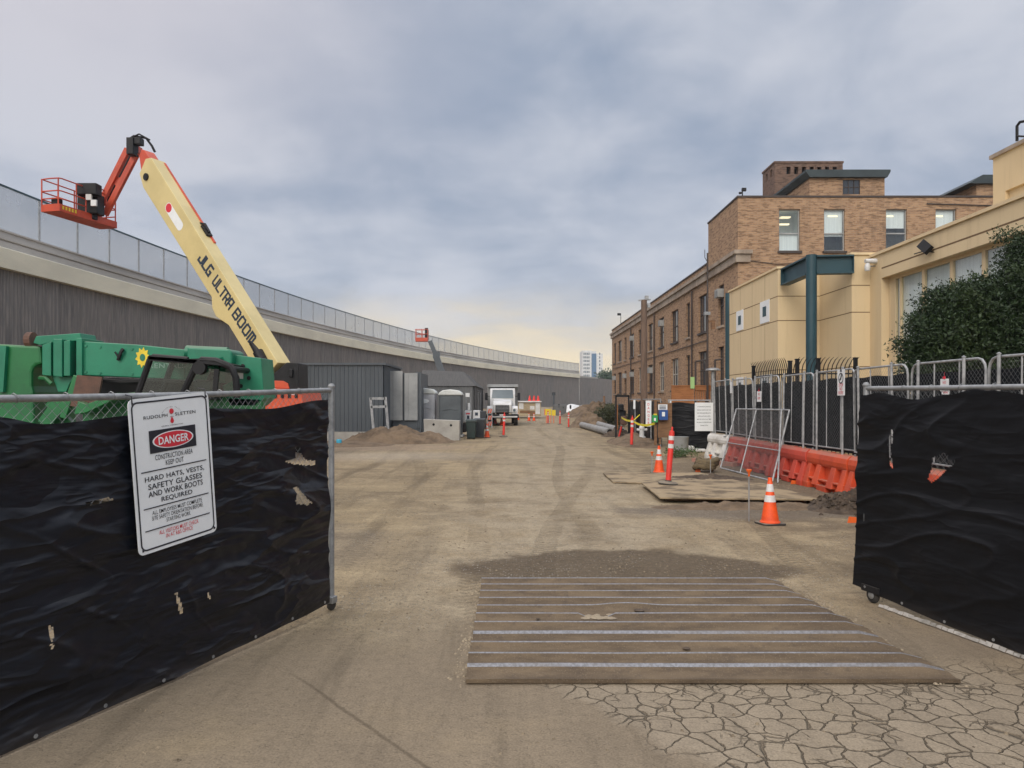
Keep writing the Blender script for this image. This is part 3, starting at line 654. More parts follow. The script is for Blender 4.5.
# ------------------------------------------------------------ ochre stucco building
ob = thing('ochre_stucco_building', 'low ochre stucco building with a long band of windows in front of the brick building', 'building', (10.6,22,0))
XA, YA, XB, YB, XF, HB = 8.73, 24.3, 10.1, 22.0, 10.64, 6.2
q = MB()
q.box((XA,YA,0), (13,29.7,HB)); q.box((XB,YB,0), (13,YA-.001,HB)); 
q.wall((XF,YB-.001,0), -Y_, Z_, 16, 6.1, [(.68,15.2,2.2,5.4)], X_, .30); q.box((XF+.01,YB-16,6.0), (13,YB-.01,6.1)); q.box((XF+.6,YB-15.9,0), (13,YB-.01,2.2)); q.box((XF+.02,5.8,0), (13,6.0,6.1)); q.box((12.2,6,2.2), (12.4,21.9,6.0))
jz = (5.3,4.5,2.88)
for z in jz:
    q.box((XA-.003,YA,z-.012), (XA,29.7,z+.012), 1); q.box((XA,YA-.003,z-.012), (XB-.003,YA,z+.012), 1); q.box((XB-.003,YB,z-.012), (XB,YA-.003,z+.012), 1); q.box((XB,YB-.003,z-.012), (XF,YB,z+.012), 1)
for y in (25.55,26.9,28.3): q.box((XA-.002,y-.006,0), (XA,y+.006,HB-.02), 1)
q.box((XF-.003,6,5.66), (XF,YB-.7,5.70), 1)
q.build('wall', [M['stucco'],M['joint']], ob)
q = MB(); q.box((XA-.05,YA-.05,HB), (13,29.75,HB+.07)); q.box((XB-.05,YB-.05,HB), (13,YA-.06,HB+.07)); q.box((XF-.06,6,6.1), (XF+.5,YB-.06,6.18)); q.build('coping', M['stucco'], ob)
for (y0, y1) in ((25.07,26.0),(27.9,28.75)):
    for z0 in (4.55,2.0):
        q = MB(); q.box((XA-.02,y0,z0), (XA-.003,y1,z0+.76)); wn = q.build('wall_panel', M['signw'], ob)
        q = MB(); ym = (y0+y1)/2; q.box((XA-.028,ym-.17,z0+.22), (XA-.021,ym+.17,z0+.56)); q.build('vent', M['teal'], wn)
ys = [21.32-.3,19.55,18.3,17.05,15.8,14.55,13.3,12.05,10.8,9.55,8.3,7.0]
for i, (a, b) in enumerate(zip(ys, ys[1:])):
    q = MB(); x = XF+.22; e = .06
    q.box((x,a-e,2.2), (x+.07,a,5.4)); q.box((x,b,2.2), (x+.07,b+e,5.4)); q.box((x,b+e,5.32), (x+.07,a-e,5.4)); q.box((x,b+e,2.2), (x+.07,a-e,2.3))
    if i == 0: q.box((x+.004,a,2.2), (x+.07,a+.29,5.4)); q.box((x-.004,a-.36,2.3), (x+.066,a-.30,5.32))
    wn = q.build('window', M['stucco'], ob)
    q = MB(); q.box((x+.03,b+e,2.3), (x+.035,a-e,5.32)); q.build('pane', M['clearw'], wn)
    q = MB(); q.box((x+.10,b+.02,2.2), (x+.115,a-.02,5.38)); q.build('blind', M['blind'], wn)
tb = thing('tall_ochre_block', 'taller ochre stucco block rising behind the window band at the right edge', 'building', (13,20,0))
q = MB(); q.wall((13,20,0), -Y_, Z_, 12, 8.4, [(.5,6,2,7.4)], X_, .1); q.wall((13.1,19.5,2), -Y_, Z_, 5.5, 5.4, [], X_, .1); q.box((13.01,8,0), (20,8.2,8.4)); q.box((13.01,19.8,0), (20,20,8.4)); q.box((13.01,8.2,8.2), (20,19.8,8.4)); q.build('wall', M['stucco'], tb)
q = MB(); q.box((12.93,7.95,8.4), (20,20.06,8.5)); q.build('coping', M['stone'], tb)
q = MB(); q.tube([P(1017,141,18.6), P(1017,126,18.6), P(1020,122,18.5), P(1026,121,18.3), P(1031,124,18.1), P(1032,146,18.0)], .035, 8); q.tube([P(1017,136,18.6), P(1032,137,18.0)], .025, 6); tag(q.build('roof_hoop_rail', M['black'], None, origin=(12.8,18.5,8.5)), 'dark hooped ladder rail on top of the tall ochre block', 'hoop rail')
# steel portals
def portal(nm, lab, cx, cy, ztop, beams):
    t_ = thing(nm, lab, 'steel portal', (cx,cy,0))
    q = MB(); q.lathe([(.155,0),(.155,ztop)], (cx,cy,0), 20); q.build('column', M['teal'], t_, smooth=True)
    for a, b in beams:
        q = MB(); a = Vector(a); b = Vector(b)
        q.bar(a+V(0,0,.25), b+V(0,0,.25), .28, .05); q.bar(a-V(0,0,.25), b-V(0,0,.25), .28, .05); q.bar(a, b, .05, .45)
        d = (b-a).normalized(); q.bar(b-d*.02, b, .27, .449); q.build('beam', M['teal'], t_)
portal('steel_portal', 'dark teal steel column with two short beams standing before the ochre wall', 8.9, 22.0, 6.2, [((8.9,22.12,5.9),(8.9,24.15,5.9)),((9.03,22.0,5.9),(10.08,21.9,5.9))])
portal('steel_portal', 'dark teal steel column at the far edge of the ochre wall against the brick', 8.98, 30.6, 6.3, [])
q = MB(); c = P(931,247,18.8); q.cbox(V(0,0,0), (.10,.42,.24), 0, Matrix.Translation(c+V(-.15,0,0)) @ Matrix.Rotation(R(35),4,'X') @ Matrix.Rotation(R(30),4,'Y')); q.tube([c+V(0,.1,0), c+V(.25,.1,-.1)], .025, 6); q.tube([P(915,254,19.4)-X_*.02, P(925,251,19)-X_*.02, P(943,253,18.4)-X_*.02, P(946,245,18.2)-X_*.02], .015, 6); tag(q.build('wall_floodlight', M['black'], None, origin=c), 'square dark floodlight on the ochre fascia above the windows', 'floodlight')
for (px, py, lab, dome) in ((872,261,'white bullet security camera on a curved arm at the corner of the ochre building',0),(867.5,267,'small white dome security camera under the bullet camera on the ochre corner',1)):
    c = P(px,py,21.6); q = MB(); q.lathe([(.0,-.12),(.07,-.11),(.085,0),(.06,.10),(.0,.12)] if dome else [(.0,-.2),(.06,-.2),(.075,.1),(.06,.2),(0,.2)], c, 12, 0, 'z' if dome else 'x')
    q.tube([c+V(.1,0,.02), c+V(.3,.1,.05), c+V(.42,.2,.30), c+V(.7,.35,.36)], .022, 6, 1)
    tag(q.build('security_camera', [M['white'],M['galv']], None, smooth=True, origin=c), lab, 'camera')

# ------------------------------------------------------------ far tower and tree
tw = thing('distant_tower_block', 'pale high-rise with a dark blue stripe far away beyond the wall', 'tower block', (60,600,0))
TY = 600
def tp(px, py): return P(px,py,TY)
x0, x1, x2, x3 = tp(582.5,0).x, tp(591.5,0).x, tp(596.5,0).x, tp(603,0).x
zt = tp(0,350.5).z; zt2 = tp(0,353.5).z
q = MB(); q.box((x0,TY,0), (x1,TY+25,zt)); q.box((x1,TY+1.2,0), (x2,TY+25,zt-.5)); q.box((x2,TY+.5,0), (x3,TY+25,zt2)); q.build('wall', M['white'], tw)
q = MB(); q.box((x1+.1,TY+.6,0), (x2-.1,TY+1.19,zt2)); q.build('glass_stripe', flat('far_blue_glass', (.06,.14,.25), .4), tw)
for c in range(5):
    for r_ in range(11):
        
        q = MB(); xx = x0+.8+c*(x1-x0-1.2)/4.6 if c < 4 else x2+2.2; z = 12+r_*2.95
        if z > zt-3: continue
        q.box((xx,TY-.12 if c < 4 else TY+.38,z), (xx+.9,TY-.001 if c < 4 else TY+.49,z+1.7)); q.build('window', M['glassblue'], tw)
# ------------------------------------------------------------ foliage
def leafmat(name, a, b, c):
    t = NT(name); oi = t.new('ShaderNodeNewGeometry'); v = t.obj(); n = t.noise(v, 1.1, 5, .6)
    col = t.mix(oi.outputs['Random Per Island'], a, b); col = t.mix(t.math('MULTIPLY', t.smooth(n, .5, .7), .6), col, c)
    t.fin(col, .55, 0, None, .35); t.bsdf.inputs['Transmission Weight'].default_value = 0
    return t.m
M['leaf'] = leafmat('dark_evergreen_leaves', (.013,.028,.011), (.028,.052,.018), (.048,.075,.024))
M['leaffar'] = leafmat('far_tree_leaves', (.022,.05,.02), (.04,.075,.028), (.05,.09,.03))
M['leafdry'] = leafmat('dull_shrub_leaves', (.045,.055,.025), (.08,.085,.04), (.05,.045,.03))
def crown(mb, blobs, n, size, rnd, fill=.55):
    tot = sum(r**2 for c, r, f in blobs)
    for c, r, f in blobs:
        c = Vector(c)
        # tufts
        tn = max(6, int(n*r*r/tot/26))
        for _ in range(tn):
            d = Vector((rnd.gauss(0,1), rnd.gauss(0,1), rnd.gauss(0,1))).normalized()
            rr = r*(fill+(1.08-fill)*rnd.random()**.6); tc = c+Vector((d.x*rr, d.y*rr, d.z*rr*f)); out = d
            ts = size*rnd.uniform(1.3,2.3)
            for _ in range(26):
                p = tc+Vector((rnd.gauss(0,1), rnd.gauss(0,1), rnd.gauss(0,.8)))*ts*.8
                a = (out*.6+Vector((rnd.gauss(0,1), rnd.gauss(0,1), rnd.gauss(0,1)+.4))).normalized(); b = a.cross(Vector((rnd.gauss(0,1), rnd.gauss(0,1), rnd.gauss(0,1)))).normalized()
                s = size*rnd.uniform(.8,1.5)
                mb.add([p-b*s*.28, p+a*s*.5-b*s*.1, p+a*s, p+a*s*.5+b*s*.32], [(0,1,2,3)])
def tree(name, label, base, blobs, n, size, mat, cat='tree', group=None, tr=.14, seed=1):
    rnd = random.Random(seed); t_ = thing(name, label, cat, base, 0, group); base = Vector(base)
    q = MB(); crown(q, blobs, n, size, rnd); crown(q, [(c, r*.62, f) for c, r, f in blobs if r > .35], n//3, size*1.7, rnd, .1); q.build('crown', mat, t_)
    q = MB(); top = sum((Vector(b[0]) for b in blobs), V(0,0,0))/len(blobs); fork = base.lerp(top, .45)+V(.05,0,0)
    q.tube([base-V(0,0,.02), base.lerp(fork,.5)+V(.04,.02,0), fork], [tr, tr*.8, tr*.65], 8)
    for c, r, f in blobs[:9]: c = Vector(c); q.tube([fork-V(0,0,tr*.5), fork.lerp(c,.55)+V(0,0,.1*r), c], [tr*.5, tr*.32, tr*.12], 6)
    q.build('trunk', M['trunk'], t_, smooth=True)
    return t_
bl = []
for px, py, Y, r, f in [(a, b, c_, d_, e_) for a, b, c_, d_, e_ in ((1002,314,14.6,.92,.8),(1048,296,14.2,.95,.85),(968,312,14.4,.72,.75),(940,330,14.3,.58,.75),(924,346,14.3,.40,.7),(984,345,14.3,.85,.8),(1030,350,14.2,1.1,.8),(950,362,14.3,.65,.8),(1011,264,14.8,.32,.8),(1031,262,14.8,.50,.8),(1060,255,14.5,.85,.8),(985,291,14.5,.40,.7),(925,366,14.2,.42,.7),(908,348,14.4,.20,.6),(958,296,14.5,.25,.7),(1015,238,14.9,.22,.7),(1080,300,14,1.3,.9),(990,400,14.2,1.0,.8),(940,395,14.2,.6,.8),(1060,400,14,1.2,.8),(900,345,14.4,.09,.5),(925,300,14.5,.16,.6),(940,295,14.5,.14,.6),(930,292,14.5,.10,.6),(999,238,14.7,.12,.6),(936,322,14.4,.42,.8),(955,309,14.4,.50,.8))]:
    bl.append((P(px,py,Y), r, f))
tree('evergreen_shrub', 'large dark evergreen shrub in front of the ochre building windows at the right', (9.9,14.3,0), bl, 100000, .058, M['leaf'], 'shrub', seed=5)
tree('far_tree', 'dark round tree far down the road between the high-rise and the brick building', (36.5,300,0), [(P(603,379,300),2.2,.9),(P(608,377,300),2.6,.9),(P(612,382,300),2.6,.8),(P(600,384,300),1.9,.8),(P(606,385,300),2.4,.8)], 2600, .6, M['leaffar'], tr=.35, seed=2)
tree('roadside_shrub', 'dull dark shrub beside the pipes at the far corner of the brick building', (6.7,52,0), [(V(6.5,52,.7),.7,.9),(V(7.2,52.3,.8),.7,.9),(V(6.9,51.6,1.15),.55,.8),(V(6.1,52.4,.5),.45,.8),(V(7.6,52,.5),.5,.9)], 5000, .10, M['leafdry'], 'shrub', tr=.05, seed=3)
rnd = random.Random(9); q = MB(); crown(q, [((5.35,24.2,.10),.32,.4),((5.75,24.4,.12),.28,.5)], 700, .07, rnd, .2); tag(q.build('weeds', leafmat('green_weeds', (.05,.09,.03), (.08,.13,.04), (.07,.11,.04)), None, origin=(5.4,24.2,0)), 'low patch of green weeds beside the white barrier', 'weeds', kind='stuff')

# ------------------------------------------------------------ swing gates with torn screens
def chain(mb, W, z0f, z1f, pitch, r, y=0, clip=None, n=3):
    """two families of diagonal wires woven in the x-z plane"""
    H = max(z1f(0), z1f(W)); lo = min(z0f(0), z0f(W)); k = -H
    while k < W+H:
        for sgn in (1,-1):
            # x = k + sgn*(z-lo)  (45 degree) clipped
            ts = []
            a0, a1 = lo, H
            if sgn == 1: a0 = max(a0, lo-k); a1 = min(a1, lo+W-k)
            else: a0 = max(a0, lo+(k-W)); a1 = min(a1, lo+k)
            if a1-a0 < .03: continue
            xa, xb = k+sgn*(a0-lo), k+sgn*(a1-lo); zb = min(a1, z1f(min(max(xb,0),W)))
            if zb < a1: xb -= sgn*(a1-zb)
            mb.tube([(xa, y+sgn*r*.9, a0), (xb, y+sgn*r*.9, zb)], r, n, cap=False)
        k += pitch
def gate(name, label, A, d, W, topz, fab_top, fab_bot, tears, side, slabel, mat, flare=0, s0=.05, seed=0):
    A = Vector(A); d = Vector(d).normalized(); t_ = thing(name, label, 'gate', A, math.atan2(d.y, d.x))
    # pixel -> (s,z) on this gate
    def sz(px, py):
        k = (px-512)/F; s = (k*A.y-A.x)/(d.x-k*d.y); Y = A.y+d.y*s; return s, CH+(HZ-py)/F*Y
    for i, s in enumerate((0, W/2, W)):
        q = MB(); q.tube([(s,0,.09),(s,0,topz(s)+(.035 if i != 1 else -.03))], .026 if i != 1 else .021, 12); 
        q.lathe([(.032,0),(.034,.015),(.02,.035),(0,.04)], (s,0,topz(s)+.02), 12) if i != 1 else None
        q.build('post', M['galv'], t_, world=False, smooth=True)
    q = MB(); q.tube([(W*k/12, 0, topz(W*k/12)-.012*math.sin(math.pi*k/12)) for k in range(13)], .021, 12); q.build('top_rail', M['galv'], t_, world=False, smooth=True)
    q = MB(); q.tube([(0,0,.11),(W,0,.11)], .02, 10); q.build('bottom_rail', M['galv'] if side > 0 else M['galvdull'], t_, world=False, smooth=True)
    q = MB(); chain(q, W, lambda x: .12, topz, .062, .0016); 
    for k in range(int(W/.3)):
        s = .15+k*.3; q.tube([(s+.026*math.sin(a)*.35, .026*math.cos(a), topz(s)-.005+.026*math.sin(a)) for a in [j*math.pi/4 for j in range(8)]], .003, 4, closed=True)
    q.build('chain_link', M['wire'], t_, world=False)
    # fabric
    tp = [[sz(*p) for p in poly] for poly in tears]; dz_ = .014; nu, nv = int((W-s0+.1)/dz_), int(1.95/dz_); q = MB()
    def off(s, z):
        h = noise.noise(V(s*.8+seed, z*1.6-s*.6, 0))*.050+noise.noise(V(s*1.3+seed, z*3.0-s*1.3, 3))*.026+noise.noise(V(s*3.2, z*8-s*2, 6))*.004
        r_ = 1-abs(noise.noise(V(s*1.1+z*.5+seed, z*4.2-s*1.1, 9)))*2; h += max(0, r_)**5*.020
        for poly in tp:
            cx = sum(p[0] for p in poly)/len(poly); cz = sum(p[1] for p in poly)/len(poly); dd = math.hypot((s-cx), (z-cz))
            h += .018*math.exp(-(dd/.09)**2)
        return h
    for j in range(nv+1):
        v = j/nv
        for i in range(nu+1):
            s = s0+(W-s0+.05)*i/nu; zt, zb = fab_top(s), fab_bot(s); z = zb+(zt-zb)*v
            edge = flare*(1-v)*math.exp(-(s-s0)/.4); ss = s-edge
            ss += .007*noise.noise(V(z*5, seed, 0))*math.exp(-(s-s0)/.05)
            lo = .02*(1-v)**6
            q.v.append(V(ss, side*(.030+max(-.006, off(s, z)*min(1, (1-v)*5+.25)*min(1, v*4+.35))+lo), z))
    holes = 0
    for j in range(nv):
        for i in range(nu):
            c = q.v[j*(nu+1)+i]+V(dz_/2,0,dz_/2)
            jt = noise.noise(V(c.x*40, c.z*40, 1))*.006
            if any(inpoly(c.x+jt, c.z+jt, poly) for poly in tp): continue
            a = j*(nu+1)+i; q.f.append((a, a+1, a+nu+2, a+nu+1)); q.m.append(0)
    scr = q.build('privacy_screen', mat, t_, world=False, smooth=True, angle=180)
    nb = 9
    for k in range(nb):
        q = MB()
        s = s0+.1+(W-s0-.2)*k/(nb-1)
        for z, yy in ((fab_bot(s)+.035, .075),):
            q.lathe([(.006,0),(.012,0),(.012,.003),(.006,.003)], (s, side*yy if side > 0 else side*(yy+.004), z), 12, 0, 'y')
        q.build('grommet', M['galv'], scr, world=False)
    if side > 0:
        q = MB(); q.box((-.02,-.05,.07), (.05,.05,.13)); q.tube([(.03,-.03,.1),(.03,-.03,.05)], .01, 8); cs = q.build('caster', M['galv'], t_, world=False, bevel=.004)
        q = MB(); q.lathe([(.0,-.018),(.045,-.018),(.05,-.01),(.05,.01),(.045,.018),(0,.018)], (.0,0,.05), 20, 0, 'y'); q.build('wheel', M['rubber'], cs, world=False, smooth=True)
    else:
        q = MB(); q.box((.0,-.06,.10), (.22,.04,.16)); q.box((.09,-.045,.06), (.13,-.03,.12)); q.box((.09,.0,.06), (.13,.015,.12)); cs = q.build('caster', M['black'], t_, world=False, bevel=.004)
        q = MB(); q.lathe([(.0,-.022),(.03,-.024),(.06,-.022),(.072,-.012),(.075,0),(.072,.012),(.06,.022),(.03,.024),(0,.022)], (.11,-.018,.075), 24, 0, 'y'); wb = q.build('wheel', M['rubber'], cs, world=False, smooth=True)
        q = MB(); q.lathe([(0,-.03),(.03,-.03),(.035,-.026),(.035,-.024)], (.11,-.018,.075), 20, 0, 'y'); q.build('hub', M['galv'], cs, world=False, smooth=True)
    return t_, sz
DL = V(-.377,-.926,0)
tearsL = [[(x/3.01, 320+y/3.01) for x, y in poly] for poly in (
  [(848,424),(880,416),(884,378),(892,380),(902,412),(915,420),(942,424),(940,438),(905,436),(872,432)],
  [(868,500),(880,500),(892,532),(917,548),(905,554),(868,552)],
  [(235,548),(280,538),(327,534),(322,544),(275,551),(238,554)])]
tearsL += [[(x/2.844, 560+y/2.844) for x, y in poly] for poly in (
  [(489,92),(497,92),(512,145),(505,153),(498,140)],
  [(578,90),(584,90),(585,112),(580,112)],
  [(118,182),(128,184),(130,215),(124,225),(132,250),(120,252),(119,215)])]
ftl = lambda s: interp([(0,1.90),(.17,1.89),(.9,1.82),(1.47,1.83),(2.0,1.80),(2.7,1.755),(2.97,1.80),(3.3,1.85),(3.8,1.78)], s)
gl, szL = gate('swing_gate', 'left chain-link gate covered with torn shiny black screen and carrying the danger sign', (-1.625,6.66,0), DL, 3.75, lambda s: 1.98-.026*s, ftl, lambda s: interp([(0,.10),(.6,.07),(1.2,.045),(1.9,.018),(4,.012)], s), tearsL, 1, '', M['screen'], s0=.10)
tearsR = [[(855+x/5.9, 350+y/5.9) for x, y in poly] for poly in (
  [(240,470),(248,462),(258,478),(258,540),(250,620),(250,690),(243,720),(238,640),(236,560)],
  [(448,765),(470,700),(486,632),(520,622),(548,605),(566,612),(575,650),(602,652),(598,672),(560,700),(520,742),(490,772),(462,780)])]
ftr = lambda s: interp([(0,1.935),(.2,1.955),(.62,1.895),(.95,1.93),(1.21,1.975),(1.3,1.965),(1.9,1.90),(2.5,1.95),(3.8,1.9)], s)
grt, szR = gate('swing_gate', 'right chain-link gate covered with dull black screen, its wheel beside the steel plate', (3.35,7.0,0), V(.268,-.963,0), 3.75, lambda s: 2.0+.0*s, ftr, lambda s: interp([(0,.12),(.2,.09),(1.1,.04),(2,.02),(4,.015)], s), tearsR, -1, '', M['screenr'], flare=.10, s0=-.03, seed=4.3)
q = MB(); rn = random.Random(4)   # dusty bottom hem of the right screen
for k in range(60):
    s = .25+k*.058; q.add([(s,-.085-rn.random()*.01,.012),(s+.055,-.085-rn.random()*.01,.012),(s+.055,-.075,.03+.014*rn.random()),(s,-.075,.03+.014*rn.random())], [(0,1,2,3)])
q.build('dusty_hem', mk('dusty_white_hem', (.42,.40,.37), (.2,.19,.17), 9, .9, 0, 40, .001), grt, world=False)

# danger sign
NO = V(.926,-.377,0)*.07
def szO(px, py):
    A = V(-1.625,6.66,0)+NO; d = Vector(DL).normalized(); k = (px-512)/F; s = (k*A.y-A.x)/(d.x-k*d.y); return s, CH+(HZ-py)/F*(A.y+d.y*s)
a0 = szO(127,397.5); a1 = szO(208,394); b0 = szO(139,553.5); b1 = szO(217,534)
cs_ = ((a0[0]+a1[0]+b0[0]+b1[0])/4, (a0[1]+a1[1]+b0[1]+b1[1])/4)
SW, SH = math.hypot(a0[0]-a1[0], a0[1]-a1[1]), (math.hypot(a0[0]-b0[0], a0[1]-b0[1])+math.hypot(a1[0]-b1[0], a1[1]-b1[1]))/2; print('sign', SW, SH)
tl = math.atan2(((a0[0]-b0[0])+(a1[0]-b1[0]))/2, SH)
dgl = Vector(DL).normalized(); nrm = V(-dgl.y, dgl.x, 0)
SC = V(-1.625,6.66,0)+dgl*cs_[0]+nrm*.07+Z_*cs_[1]
sx_ = (-dgl*math.cos(tl)-Z_*math.sin(-tl)); sy_ = (Z_*math.cos(tl)+dgl*math.sin(tl)); sx_ = sy_.cross(nrm).normalized()
sg_ = thing('danger_sign', 'white danger hard hats required sign with black border hung on the left gate', 'sign', SC)
q = MB(); q.prism(rrect(SW, SH, .04), SC-nrm*.003, sx_, sy_, nrm, .003); q.build('sign_panel', M['signw'], sg_, world=True)
def ring(mb, w, h, r, t, o, z, mi=0):
    a = rrect(w, h, r); b = rrect(w-2*t, h-2*t, max(.005, r-t)); n = len(a)
    mb.add([o+sx_*p+sy_*q_+nrm*z for p, q_ in a]+[o+sx_*p+sy_*q_+nrm*z for p, q_ in b], [(i, (i+1) % n, n+(i+1) % n, n+i) for i in range(n)], mi)
q = MB(); ring(q, SW-.04, SH-.04, .045, .011, SC, .002); q.build('border', M['ink'], sg_)
def on(x, y): return SC+sx_*x+sy_*y+nrm*.003
fy = lambda f: SH*(.5-f)
def line(txt, f, w, cap, m, nm='lettering', off=.004, x=0, sp=1.04):
    q = MB(); fittext(q, txt, on(x*SW, fy(f)), sx_, sy_, w*SW, cap*SH, off, 0, sp); q.build(nm, M[m], sg_)
line('RUDOLPH', .126, .285, .022, 'ink', off=.010, x=-.195, sp=1.1); line('SLETTEN', .126, .265, .022, 'ink', off=.010, x=.175, sp=1.1); line('AND', .140, .045, .009, 'ink'); line('GENERAL CONTRACTORS', .196, .27, .008, 'ink', off=0)
q = MB()
for k in range(14):
    a = R(150-9.2*k); q.text('BUILDING TRUST'[k], on(.085*math.cos(a), fy(.126)-.010+.062*math.sin(a)), (sx_*math.sin(a)-sy_*math.cos(a)), (sx_*math.cos(a)+sy_*math.sin(a)), .011)
q.build('arched_lettering', M['ink'], sg_)
for tx_, f, w, cp_, of in (('CONSTRUCTION AREA',.393,.47,.034,.004),('KEEP OUT',.437,.225,.034,.004),('HARD HATS, VESTS,',.525,.745,.038,.012),('SAFETY GLASSES',.574,.68,.037,.012),('AND WORK BOOTS',.623,.685,.037,.012),('REQUIRED',.674,.39,.037,.012),('ALL EMPLOYEES MUST COMPLETE',.746,.63,.027,.002),('SITE SAFETY ORIENTATION BEFORE',.781,.645,.027,.002),('STARTING WORK',.815,.305,.027,.002)): line(tx_, f, w, cp_, 'ink', off=of)
for tx_, f, w in (('ALL VISITORS MUST CHECK',.886,.50),('IN AT R&S OFFICE',.919,.34)): line(tx_, f, w, .027, 'redink', off=.002)
for f in (.474,.711,.854): q = MB(); q.prism([(-.41*SW,-.0035),(.41*SW,-.0035),(.41*SW,.0035),(-.41*SW,.0035)], on(0,fy(f)), sx_, sy_, nrm, .001); q.build('rule_line', M['ink'], sg_)
q = MB(); q.prism([(.018*math.cos(a), .018*math.sin(a)) for a in [R(20*k) for k in range(18)]], on(0,fy(.103)), sx_, sy_, nrm, .001); q.build('red_dot', M['redink'], sg_)
q = MB(); q.prism([(.0,.024),(.010,.008),(.015,-.006),(.009,-.017),(0,-.021),(-.009,-.017),(-.015,-.006),(-.010,.008)], on(0,fy(.163)), sx_, sy_, nrm, .001); q.build('red_flame', M['redink'], sg_)
q = MB(); bw_, bh_ = .29*SW, .074*SH
q.prism([(-bw_,-bh_),(bw_,-bh_),(bw_,bh_),(-bw_,bh_)], on(0,fy(.288)), sx_, sy_, nrm, .001, 0)
for sc_, zz, mi in ((1,.0,1),(.93,.001,2)): q.prism([(bw_*.88*sc_*math.cos(R(10*k)), bh_*.76*(sc_-.03*mi+.03)*math.sin(R(10*k))) for k in range(36)], on(0,fy(.288))+nrm*zz, sx_, sy_, nrm, .002, mi)
fittext(q, 'DANGER', on(0,fy(.288))+nrm*.005, sx_, sy_, .375*SW, .052*SH, .022, 1, 1.03); q.build('danger_badge', [M['ink'],M['signw'],M['redink']], sg_)
q = MB()
for x, y in [(i*(SW/2-.03), j*(SH/2-.03)) for i in (-1,1) for j in (-1,1)]: q.lathe([(0,0),(.010,0),(.010,.004),(0,.006)], on(x,y), 10, 0, 'y')
[q.tube([on(i*(SW/2-.03),SH/2-.03), on(i*(SW/2-.03),SH/2+.02), on(i*(SW/2-.035),SH/2+.03)-nrm*.06], .004, 5) for i in (-1,1)]
q.build('tie', M['ink'], sg_)
# ------------------------------------------------------------ big boom lift
BT_, BB_ = P(143,160,27.2), P(274.5,372,24)
u_ = (BT_-BB_); LB = u_.length; u_.normalize(); hz_ = V(u_.x,u_.y,0).normalized(); s_ = V(-hz_.y,hz_.x,0); s_ = s_ if s_.y < 0 else -s_; tt = s_.cross(u_); tt = tt if tt.z > 0 else -tt
bl0 = BB_+V(.10,0,-.04)
lift = thing('boom_lift', 'big telescopic boom lift with cream boom raised over the highway fence and orange basket', 'boom lift', (-7.6,24.6,0))
def wheel(mb, c, r, w_, ax, n=24):
    c = Vector(c); prof = [(r*.45,-w_/2),(r*.9,-w_/2),(r,-w_*.38),(r,w_*.38),(r*.9,w_/2),(r*.45,w_/2)]; mb.lathe(prof, c, n, 0, ax)
    mb.lathe([(0,-w_*.42),(r*.5,-w_*.42),(r*.5,w_*.42),(0,w_*.42)], c, n, 1, ax)
q = MB(); q.box((-10.2,23.3,.55), (-7.2,26.3,1.15)); q.box((-9.9,23.6,1.15), (-7.0,26.0,1.35)); q.build('chassis', M['orange'], lift, bevel=.03)
for x in (-9.9,-7.5):
    for y in (23.1,26.5):
        q = MB(); wheel(q, (x,y,.6), .6, .42, 'y'); q.build('wheel', [M['rubber'],M['orange']], lift, smooth=True)
q = MB(); q.prism([(-8.15,1.4),(-6.68,1.4),(-6.62,1.75),(-6.72,2.22),(-8.15,2.30)], (0,23.5,0), X_, Z_, Y_, 2.4)
q.prism([(-8.05,2.3),(-7.1,2.25),(-7.15,2.42),(-7.3,2.50),(-7.95,2.52)], (0,23.6,0), X_, Z_, Y_, 1.9)
for j in range(6): q.box((-8.0+j*.22,23.47,1.95), (-7.9+j*.22,23.499,2.08), 1)
q.text('JLG', (-7.0,23.49,2.08), X_, Z_, .10, 1.6, 2, .02); q.build('turntable_cover', [M['orange'],M['black'],M['conew']], lift, bevel=.02)
q = MB(); q.prism([(P(273,388,24).x,P(0,390,24).z),(P(302,0,24).x,P(0,390,24).z),(P(301.5,0,24).x,P(0,363.5,24).z),(P(290,0,24).x,P(0,363,24).z),(P(272,0,24).x,P(0,378,24).z)], (0,23.65,0), X_, Z_, Y_, 1.1)
q.cbox((-7.05,23.6,2.75), (.12,.08,.25)); q.build('pivot_housing', M['black'], lift, bevel=.02)
H_, W_ = .88, .58
def bs(a, b, h0, h1, w0, w1, mb, mi=0):
    mb.frame(bl0, u_, s_, tt, (a,w0,h0), (b,w1,h1), mi)
q = MB(); 
prof = [(0.05,-H_*.5),(.45,-H_*.5),(2.5,-H_*.5),(3.15,-H_*.80),(3.5,-H_*.74),(3.8,-H_*.5),(LB-1.0,-H_*.56),(LB-.45,-H_*.36),(LB-.30,H_*.3),(LB-.5,H_*.56),(.05,H_*.5)]
q.prism(prof, bl0-s_*W_/2, u_, tt, s_, W_)
def btext(txt, a, size, sx, mi, mb, b=0, off=.02): mb.text(txt, bl0+s_*(W_/2+.003)+u_*a+tt*b, -u_, tt, size, sx, mi, off)
boom = q.build('boom', M['cream'], lift, bevel=.02)
for wd, a_, w__, g__, th__ in (('JLG',4.85,.20,.09,.09),('ULTRA',3.52,.18,.085,.075),('BOOM',1.98,.235,.12,.078)):
    q = MB(); strokes(q, wd, bl0+s_*(W_/2+.002)+u_*a_+tt*.08, -u_, tt, s_, w__, .34, g__, th__*.95); q.build('lettering', M['navy'], boom)
